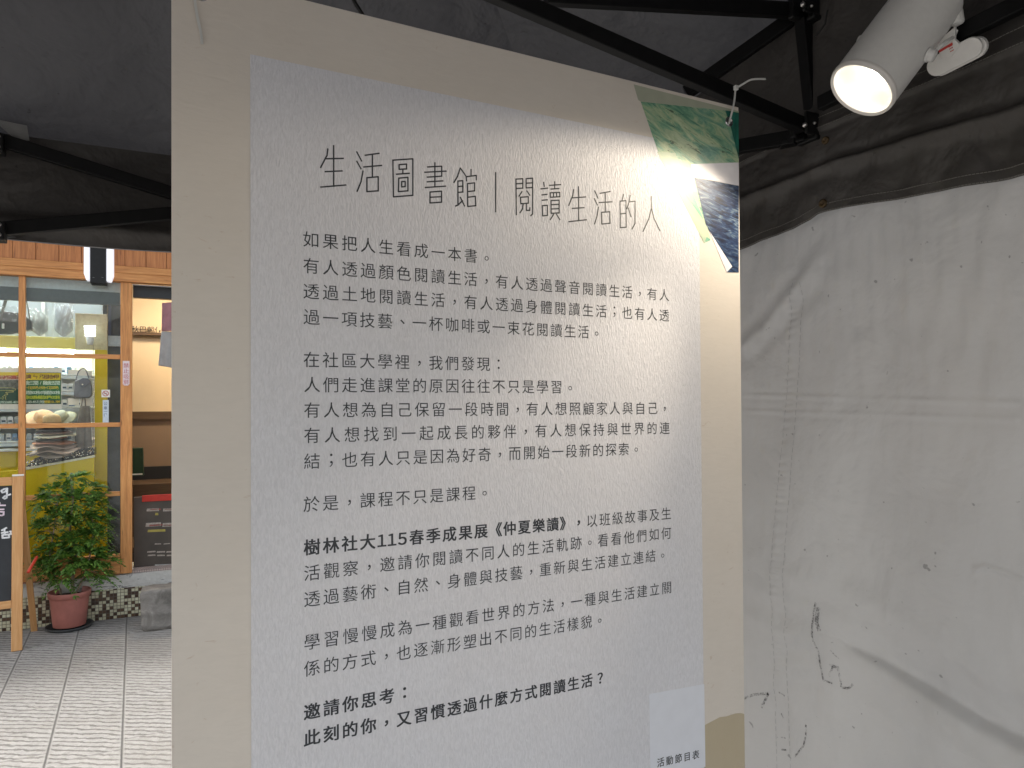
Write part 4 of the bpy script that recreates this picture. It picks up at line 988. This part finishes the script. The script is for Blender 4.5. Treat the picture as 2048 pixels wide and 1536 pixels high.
hat(108, 875, .120, .05, ('charcoal', (.07, .07, .068)), 'charcoal knitted hat between the cream and rust hats', (-.03, -.04), .04)
hat(110, 868, .145, .05, CRM, 'cream knitted hat with a spread brim in the middle of the stack', (-.04, -.05), .05)
hat(110, 861, .125, .05, BRN, 'dark brown hat near the top of the stack', (-.01, -.05), .03)
hat(107, 856, .118, .05, BLK, 'black hat second from the top of the stack', (.0, -.05), .03)
hat(104, 848, .112, .078, TAN, 'tan felt hat with a round crown on top of the stack', (.02, -.06), .02, .36, ('dark_tan', (.36, .24, .13)))
hat(88, 838, .130, .06, PEACH, 'peach straw hat leaning sideways behind the round tan one', (.35, -.75), .04, .50)
hat(120, 836, .115, .05, ('sage', (.30, .31, .24)), 'sage grey hat leaning behind the stack on its right', (-.35, -.65), .04, .52)
# bags
bg1 = thing('shoulder_bag', SF(*sh(25, 650, .45), .45), 'black shoulder bag in clear film hanging at the upper left pane', 'bag')
F = Frame(SF(0, 0, .45), SF.u, SF.v, SF.n)
m = MB(); m.prism(F, [sh(x, y, .45) for x, y in ((-70, 672), (20, 668), (62, 660), (62, 640), (38, 625), (-10, 622), (-70, 640))], 0, .08); m.build('body', M['black_bag'], bg1, .012)
m = MB(); m.tube(smooth_path([SF(*sh(2, 640, .46), .46), SF(*sh(8, 612, .46), .46), SF(*sh(20, 575, .46), .46)]), .011, 8); m.tube(smooth_path([SF(*sh(60, 640, .5), .5), SF(*sh(55, 612, .5), .5), SF(*sh(51, 590, .5), .5)]), .005, 8); m.build('strap', plain('strap_green', (.10, .11, .09), .6), bg1)
m = MB(); m.grid(lambda u, v: SF(*Vector(sh(-20 + 56 * u, 612 + 32 * v, .43)), .43 + .02 * math.sin(20 * u) * math.cos(13 * v)), 30, 20); m.build('film_wrap', M['plastic_film'], bg1)
m = MB(); q = sh(6, 652, .44); m.box(SF, q[0] - .008, q[0] + .008, q[1] - .02, q[1] + .02, .438, .449); m.build('buckle', M['steel'], bg1, .003)
def pouch(px0, py0, px1, py1, d, mat, label, film=True):
    a, b = sh(px0, py1, d), sh(px1, py0, d); cx, cz_ = (a[0] + b[0]) / 2, (a[1] + b[1]) / 2; hw, hh = (b[0] - a[0]) / 2, (b[1] - a[1]) / 2
    o = thing('wrapped_bag', SF(cx, a[1], d), label, 'bag', 'film-wrapped bags at the top of the window')
    m = MB()
    def fn(u, v):
        t = u * math.pi * 2; k = math.sin(v * math.pi); s = abs(math.cos(t)) ** .6 * math.copysign(1, math.cos(t))
        return SF(cx + hw * s * min(1, k * 1.6) * (1 - .15 * v), cz_ + hh * (2 * v - 1), d + .04 * math.sin(t) * k)
    m.grid(fn, 32, 16); m.build('body', mat, o)
    if film:
        m = MB(); m.grid(lambda u, v: SF(cx + hw * 1.12 * (2 * u - 1), cz_ + hh * 1.1 * (2 * v - 1), d - .055 + .014 * math.sin(23 * u + 7 * v) * math.sin(17 * v)), 36, 36); m.build('film_wrap', M['plastic_film'], o)
pouch(62, 622, 97, 672, .62, plain('bag_sage', (.22, .25, .23), .5), 'sage grey bag in clear film beside the black bag')
pouch(108, 606, 147, 675, .62, plain('bag_steel', (.24, .28, .31), .4), 'steel grey bag in crumpled clear film at the right of the row')
hb = thing('handbag', SF(*sh(165, 797, .40), .40), 'slate blue leather handbag with a flap hanging by the column', 'bag')
F = Frame(SF(0, 0, .40), SF.u, SF.v, SF.n)
m = MB(); m.prism(F, [sh(x, y, .40) for x, y in ((147, 793), (152, 796), (178, 796), (184, 790), (183, 770), (177, 758), (166, 756), (149, 762))], 0, .06); m.build('body', M['grey_bag'], hb, .010)
m = MB(); m.prism(F, [sh(x, y, .40) for x, y in ((160, 772), (166, 776), (174, 772), (182, 763), (176, 757), (166, 756), (158, 760))], -.008, -.001); m.build('flap', plain('flap_slate', (.11, .12, .16), .45), hb, .003)
m = MB(); q = sh(165, 769, .39); m.lathe(SF(q[0], q[1], .391), -SF.n, [(0, .004), (.005, .003), (.006, 0)], 14); m.build('button', M['steel'], hb)
m = MB(); m.tube(smooth_path([SF(*sh(152, 760, .42), .42), SF(*sh(158, 742, .42), .42), SF(*sh(170, 738, .42), .42), SF(*sh(178, 757, .42), .42)]), .004, 8); m.build('handle', M['grey_bag'], hb)
gc = thing('tote_bag', SF(*sh(165, 850, .42), .42), 'grey brown cloth tote hanging below the slate handbag', 'bag')
m = MB(); tl_, tr2, br_, bl_ = (Vector(sh(x, y, .42)) for x, y in ((160, 812), (179, 812), (184, 905), (146, 905)))
def fn(u, v): p = tl_.lerp(tr2, u).lerp(bl_.lerp(br_, u), v); return SF(p.x, p.y, .42 + .012 * math.sin(u * 14) * (.3 + .7 * v))
m.grid(fn, 40, 20); m.build('body', M['grey_cloth'], gc, solid=.012)
m = MB(); m.tube(smooth_path([SF(*sh(163, 813, .42), .42), SF(*sh(166, 797, .42), .42), SF(*sh(170, 797, .42), .42), SF(*sh(171, 813, .42), .42)]), .005, 8); m.build('handle', M['grey_cloth'], gc)
bd = thing('bead_chain', SF(*sh(187, 720, .38), .38), 'hanging string of pale metal beads beside the yellow column', 'beads')
m = MB(); y = 720
while y < 895:
    a = sh(186.5 + .8 * math.sin(y * .05), y, .38); m.lathe(SF(a[0], a[1], .38), UP, [(0, -.005), (.0045, -.002), (.0045, .002), (0, .005)], 8); y += 2.9
o = m.build('beads', M['chrome_bead'], bd); o['kind'] = 'stuff'
m = MB(); p, q = sh(186.5, 690, .38), sh(186.5, 895, .38); m.tube([SF(p[0], p[1], .381), SF(q[0], q[1], .381)], .0012, 6); m.build('cord', M['ink'], bd)
for (x0, y0, x1, y1, t_) in ((136, 740, 160, 749, 'left'), (158, 741, 184, 751, 'right')):
    m = MB(); slab(m, x0, y0, x1, y1, .47, .004); tag(m.build('price_card', M['cream_sign']), 'small cream price card above the slate handbag, the %s one' % t_, 'card', 'price cards by the handbag')
for (x0, y0, x1, y1, t_) in ((136, 797, 158, 810, 'left'), (160, 798, 184, 812, 'right')):
    m = MB(); slab(m, x0, y0, x1, y1, .47, .004); tag(m.build('price_card', M['cream_sign']), 'small cream price card below the slate handbag, the %s one' % t_, 'card', 'price cards by the handbag')
# green advertising board behind the glass
SD = .16
ad = thing('advert_board', SF(*sh(80, 820, SD), SD), 'green and yellow advertising board with rows of characters behind the mullion', 'sign')
FA = Frame(SF(0, 0, SD), SF.u, SF.v, -SF.n)
def apx(x, y): return sh(x / 13.96, 725 + y / 13.96, SD)
def quad(x0, y0, x1, y1, d0, d1, mat, name):
    m = MB(); m.prism(FA, [apx(x0, y1), apx(x1, y1), apx(x1, y0), apx(x0, y0)], d0, d1); m.build(name, mat, ad)
quad(-1000, 150, 1725, 1300, -.004, 0, M['cream_sign'], 'backing')
quad(560, 280, 1705, 1160, .0005, .0015, M['sign_darkgreen'], 'border')
quad(575, 295, 1690, 490, .002, .003, M['sign_yellow'], 'title_band')
quad(575, 505, 1690, 1045, .002, .003, M['sign_green'], 'green_field')
quad(-1000, 270, 555, 365, .0005, .0015, M['sign_yellow'], 'left_band')
quad(-1000, 365, 555, 470, .0005, .0015, plain('left_title', (.66, .52, .30), .4), 'left_title_band')
quad(-1000, 490, 555, 740, .0005, .0015, M['sign_rock'], 'photo_print')
quad(-1000, 742, 555, 1160, .0005, .0015, M['sign_darkgreen'], 'left_field')
def arow(text, x0, x1, y, em, mat, off=.012, w_=None, asp=1.0):
    m = MB(); write_line(m, FA, text, apx(x0, y), apx(x1, y), em, .0042, off, w_, asp); m.build('lettering', mat, ad)
W2 = {c: .55 for c in '0123456789/()-~ '}
arow('陽谷校園農園', -50, 500, 415, .034, M['sign_red'])
arow('讓 ㄣ 承租地4甲', 800, 1590, 395, .036, plain('sign_maroon', (.16, .06, .05), .4), .016, W2)
arow('舍三間/雞舍五間', 770, 1615, 568, .034, M['sign_pale'], .012, {'/': 1.2})
arow('一日(50坪)/水池一口(200坪)', 755, 1620, 700, .027, M['sign_yellow'], .01, W2)
arow('樹苗500株/肉雞苗500株', 735, 1620, 838, .030, M['sign_pale'], .014, W2)
arow('苗1000株/樹苗20種1000株', 735, 1620, 970, .030, plain('sign_lime', (.55, .60, .03), .4), .014, W2)
arow('8-123-415 陳先生', 720, 1215, 1098, .024, M['sign_pale'], .012, W2); arow('營業10-7時', 1280, 1640, 1098, .024, M['sign_yellow'], .012, W2)
arow('(02)2682-823', 20, 490, 1105, .024, M['sign_pale'], .014, W2)
m = MB(); my = lambda P: [apx(*p) for p in P]
m.ribbon(FA, my([(-60, 700), (150, 700), (330, 710), (430, 735), (440, 770), (300, 780), (-60, 782)]), .003, .003); m.ribbon(FA, my([(240, 780), (380, 800), (370, 825), (180, 830), (160, 850), (215, 865), (215, 895), (130, 910), (110, 940)]), .004, .0033)
m.ribbon(FA, my([(0, 995), (60, 995)]), .003, .003); m.ribbon(FA, my([(75, 940), (95, 985), (75, 1035)]), .003, .003); m.ribbon(FA, my([(170, 940), (145, 985), (170, 1035)]), .003, .003)
m.build('drawing', plain('sign_khaki', (.50, .45, .16), .4), ad)
# lamps of the shop
for (a, z_, d, w_, h_, mat, lab_) in ((.55, 3.0, 1.5, .5, .12, 'room_lamp', 'warm ceiling lamp inside the doorway'), (-1.0, 3.02, .62, 1.6, .06, 'ceil_tube', 'long white ceiling lamp over the display window')):
    o = thing('ceiling_lamp', SF(a, z_, d), lab_ + ' of the shop', 'lamp'); m = MB(); m.box(SF, a - w_ / 2, a + w_ / 2, z_, z_ + .02, d - h_, d + h_); m.build('diffuser', M[mat], o)
    m = MB(); m.box(SF, a - w_ / 2 - .02, a + w_ / 2 + .02, z_ + .022, z_ + .045, d - h_ - .02, d + h_ + .02); m.build('tray', M['shop_white'], o)

# ================================================================== PAVEMENT THINGS
# concrete block
c0 = hit(279, 1266, (0, 0, 0), UP); BF = Frame(c0, SF.u, UP, SF.n)
m = MB()
def blockpt(u, v): pass
import bmesh
bm = bmesh.new(); bmesh.ops.create_cube(bm, size=1.0); bmesh.ops.subdivide_edges(bm, edges=bm.edges, cuts=9, use_grid_fill=True)
rs = random.Random(2); hgt = 0.295
from mathutils import noise as mnoise
vs = []
for v in bm.verts:
    x, y, zz = v.co.x + .5, v.co.y + .5, v.co.z + .5
    inset = .02 * zz
    p = Vector((x * .80, zz * hgt, y * .20))
    k = min(1, 2 * max(abs(v.co.x), abs(v.co.y), abs(v.co.z)))
    cr = sum(1 for c in (v.co.x, v.co.y, v.co.z) if abs(c) > .49)
    if cr >= 2: p += (Vector((.40, hgt / 2, .10)) - p) * (.035 if cr == 2 else .06)
    if abs(zz - .45) < .08 and v.co.y < -.49: p.z -= .010
    nz = mnoise.noise(Vector((p.x, p.y, p.z)) * 14) * .009
    vs.append(BF(p.x + nz + .012 * (1 - zz), max(.0, p.y + nz) if zz > 0 else 0, p.z + nz + inset * .4))
m.add(vs, [tuple(v.index for v in f.verts) for f in bm.faces], None, True); bm.free()
o = tag(m.build('concrete_block', M['old_concrete']), 'rough weathered concrete block on the pavement against the mosaic base', 'block')
# terracotta pot, saucer and plant
pc = hit(139, 1255, (0, 0, 0), UP)
pot = thing('potted_plant', pc, 'feathery green shrub in a terracotta plastic pot before the window', 'plant')
PRh = .255; PR_ = .137
m = MB(); m.lathe(pc + UP * .018, UP, [(0, .002), (.103, .002), (.106, .006), (PR_ * .93, PRh - .045), (PR_ * .935, PRh - .043), (PR_ * 1.0, PRh - .040), (PR_ * 1.02, PRh - .004), (PR_ * 1.01, PRh), (PR_ * .95, PRh), (PR_ * .93, PRh - .01), (PR_ * .9, PRh - .05)], 48); m.build('pot', M['terracotta'], pot)
m = MB(); m.lathe(pc, UP, [(0, .003), (.13, .003), (.148, .022), (.154, .024), (.155, .020), (.137, .0), (0, .0)], 48); m.build('saucer', M['saucer'], pot)
m = MB(); m.lathe(pc + UP * .018, UP, [(0, PRh - .03), (PR_ * .5, PRh - .032), (PR_ * .915, PRh - .04)], 32); m.build('soil', M['soil'], pot)
sx_ = su; sy_ = SF.n
def ppt(px, py, dd=0.0):
    return hit(px, py, pc + SF.n * dd, SF.n)
m = MB(); top = pc + UP * (PRh - .02)
TIERS = [((143, 960), .06, (30, 20)), ((112, 984), .03, (30, 20)), ((172, 985), .0, (28, 22)), ((145, 1005), -.05, (40, 26)), ((88, 1003), .0, (18, 18)), ((195, 1008), .02, (18, 20)), ((118, 1040), -.04, (34, 24)), ((88, 1062), .02, (20, 22)), ((165, 1040), -.05, (36, 26)), ((200, 1048), .04, (20, 24)),
         ((185, 1075), -.06, (34, 28)), ((150, 1085), -.10, (34, 28)), ((115, 1105), -.04, (30, 24)), ((88, 1108), .0, (22, 24)), ((92, 1140), -.06, (20, 18)), ((135, 1125), -.12, (36, 28)), ((175, 1115), -.10, (38, 30)), ((203, 1120), .0, (18, 28)), ((165, 1140), -.10, (28, 14)), ((195, 1145), -.05, (18, 12)), ((122, 1155), -.08, (14, 12))]
jpts = {}
trunk = smooth_path([top + SF.u * .02, ppt(146, 1150), ppt(152, 1110), ppt(140, 1060), ppt(146, 1000), ppt(142, 965)])
m.tube(trunk, [.013 - .009 * i / (len(trunk) - 1) for i in range(len(trunk))], 8)
tr2 = smooth_path([top - SF.u * .05, ppt(115, 1165), ppt(100, 1120), ppt(108, 1060), ppt(115, 1010)]); m.tube(tr2, [.008 - .005 * i / (len(tr2) - 1) for i in range(len(tr2))], 7)
tr3 = smooth_path([top + SF.u * .03 - SF.n * .03, ppt(160, 1170, -.05), ppt(178, 1120, -.05), ppt(186, 1070, -.02), ppt(182, 1010)]); m.tube(tr3, [.008 - .005 * i / (len(tr3) - 1) for i in range(len(tr3))], 7)
allst = trunk + tr2 + tr3
leafm = MB(); rs = random.Random(21)
def leaflet(mb, p, d, L_, w_, nn):
    s = d.cross(nn).normalized() * w_; droop = UP * -.18 * L_
    mb.add([p, p + d * L_ * .35 + s, p + d * L_ + droop, p + d * L_ * .35 - s], [(0, 1, 2, 3)], [(rs.random(), rs.random())] * 4)
def frond(mb, p, d, L_):
    d = d.normalized(); sd = d.cross(UP); sd = sd.normalized() if sd.length > .05 else SF.u.copy(); nn = sd.cross(d).normalized()
    n = rs.randint(5, 7); prev = p
    for i in range(n):
        t = (i + 1) / n; q = p + d * L_ * t + UP * (-.60 * L_ * t * t)
        for sgn in (-1, 1):
            dv = (d * .55 + sd * sgn * rs.uniform(.6, 1.0) + UP * rs.uniform(-.5, .1)).normalized(); ll = L_ * rs.uniform(.26, .44) * (1.15 - .5 * t)
            leaflet(mb, q, dv, ll, ll * .27, nn)
            for k in (.35, .65): leaflet(mb, q + dv * ll * k, (dv + d * rs.uniform(.3, .9) + UP * rs.uniform(-.5, 0)).normalized(), ll * .6, ll * .22, nn)
        prev = q
    leaflet(mb, prev, (d + UP * -.8).normalized(), L_ * .35, L_ * .05, nn)
s_px = (pc - EYE).length / FPX
for (px, py), dd, (rx, ry) in TIERS:
    c = ppt(px, py, dd); near = min(allst, key=lambda q: (q - c).length + max(0, q.z - c.z))
    m.tube([near, near.lerp(c, .5) + UP * .015, c], [.004, .003, .002], 5)
    for k in range(int(rx * ry / 34) + 8):
        th, ph = rs.uniform(0, 2 * math.pi), math.acos(rs.uniform(-.55, 1)); rr = rs.uniform(.25, .95)
        off = SF.u * math.cos(th) * math.sin(ph) * rx * s_px * rr + SF.n * math.sin(th) * math.sin(ph) * rx * s_px * rr * .8 + UP * math.cos(ph) * ry * s_px * rr
        dirv = off.normalized() + Vector((rs.uniform(-.5, .5), rs.uniform(-.5, .5), rs.uniform(-.2, .6)))
        frond(leafm, c + off * .62, dirv, rs.uniform(.07, .115))
m.build('stems', M['stem'], pot)
g = NT('aralia_leaf'); u = g.n('TexCoord').outputs['UV']; wn = g.n('TexWhiteNoise', {'Vector': u}).outputs['Value']
cl = g.ramp(wn, [(0, (.03, .085, .016)), (.5, (.08, .18, .03)), (.8, (.17, .31, .05)), (1, (.28, .40, .08))]); g.fin(cl, .4, 0, .5)
tl2 = g.n('BsdfTranslucent', {'Color': g.mix(1.0, cl, (1.0, 1.4, .5), 'MULTIPLY')}).outputs[0]
g.t.links.new(g.n('MixShader', {0: .25, 1: g.p.outputs[0], 2: tl2}).outputs[0], g.out.inputs[0])
leafm.build('foliage', g.m, pot)
# chalkboard on an A-frame
fb = hit(45, 1299, (0, 0, 0), UP); bb = hit(66, 1262, (0, 0, 0), UP)
cu = yawdir(58); cn = Vector((cu.y, -cu.x, 0))                                        # towards the viewer
ht = 1.16; tv = -cn * .085 + UP * ht; tv.normalize()
EF = Frame(fb, cu, tv, cu.cross(tv)); EF.n = -EF.n if EF.n.dot(cn) < 0 else EF.n
ez = thing('chalkboard_sign', fb - cu * .25, 'wooden A-frame chalkboard with white chalk writing at the left edge', 'chalkboard')
WB = .56; LW = .062
m = MB(); m.box(EF, -LW, 0, 0, ht, 0, .026, 'b'); m.build('leg', M['wood_easel'], ez, .004)
m = MB(); m.box(EF, -WB, -WB + LW, 0, ht, 0, .026, 'b'); m.build('leg', M['wood_easel'], ez, .004)
m = MB(); m.box(EF, -WB + LW + .001, -LW - .001, ht - .058, ht - .002, .001, .025, 'a'); m.build('top_rail', M['wood_easel'], ez, .003)
m = MB(); m.box(EF, -WB + LW + .001, -LW - .001, .285, .335, .001, .025, 'a'); m.build('bottom_rail', M['wood_easel'], ez, .003)
m = MB(); m.box(EF, -WB + LW + .001, -LW - .001, .337, ht - .060, .006, .014); m.build('slate', M['slate'], ez)
m = MB(); m.box(EF, -LW - .001, .003, ht + .001, ht + .014, -.002, .028); m.build('end_cap', M['cream_sign'], ez, .003)
topb = EF(-.030, ht - .05, -.012)
bk = bb - topb; BF2 = Frame(topb, cu, (-bk).normalized(), (-bk).normalized().cross(cu))
m = MB(); m.box(BF2, -.012, .028, -bk.length, 0, -.014, .010, 'b'); m.box(BF2, -WB + .06, -WB + .10, -bk.length, 0, -.014, .010, 'b'); m.build('back_leg', M['wood_easel'], ez, .003)
m = MB(); q0 = hit(57, 1142, fb, EF.n) ; m.tube(smooth_path([hit(56, 1146, fb, cn) - cn * .02, hit(62, 1136, fb, cn) - cn * .06, hit(72, 1121, fb, cn) - cn * .14]), .010, 8); m.build('red_clip', M['red_plastic'], ez)
def epx(x, y): a, b, _ = EF.inv(hit(x / 8.533, 930 + y / 8.533, EF(0, 0, .0155), EF.n)); return a, b
def chalk(strokes, mat, wd=.011):
    d = .0150; m = MB()
    for s_ in strokes: m.ribbon(EF, [epx(*p) for p in s_], wd, d); d += .00004
    m.build('chalk_character', mat, ez)
chalk([[(120, 400), (70, 410), (20, 440), (40, 470), (80, 460), (118, 420)], [(122, 400), (118, 520), (112, 560), (80, 575), (52, 560), (80, 530), (180, 500)]], M['chalk'])
chalk([[(-160, 420), (-60, 400), (-60, 560)]], M['chalk'])
chalk([[(30, 1115), (110, 1072)], [(75, 1095), (80, 1190)], [(25, 1160), (135, 1145)], [(40, 1195), (150, 1185), (155, 1235), (45, 1245), (40, 1195)]], M['chalk'])
chalk([[(165, 1130), (205, 1185)], [(200, 1130), (165, 1180)], [(182, 1125), (186, 1190)]], M['chalk'], .007)
chalk([[(-80, 690), (90, 688)], [(-10, 640), (-10, 690)], [(-70, 760), (65, 757)], [(-60, 800), (-55, 850), (30, 862), (60, 850), (62, 800), (-60, 795)]], M['chalk_pink'], .010)
m = MB()
COL.objects.unlink(FOBJ); bpy.data.objects.remove(FOBJ)
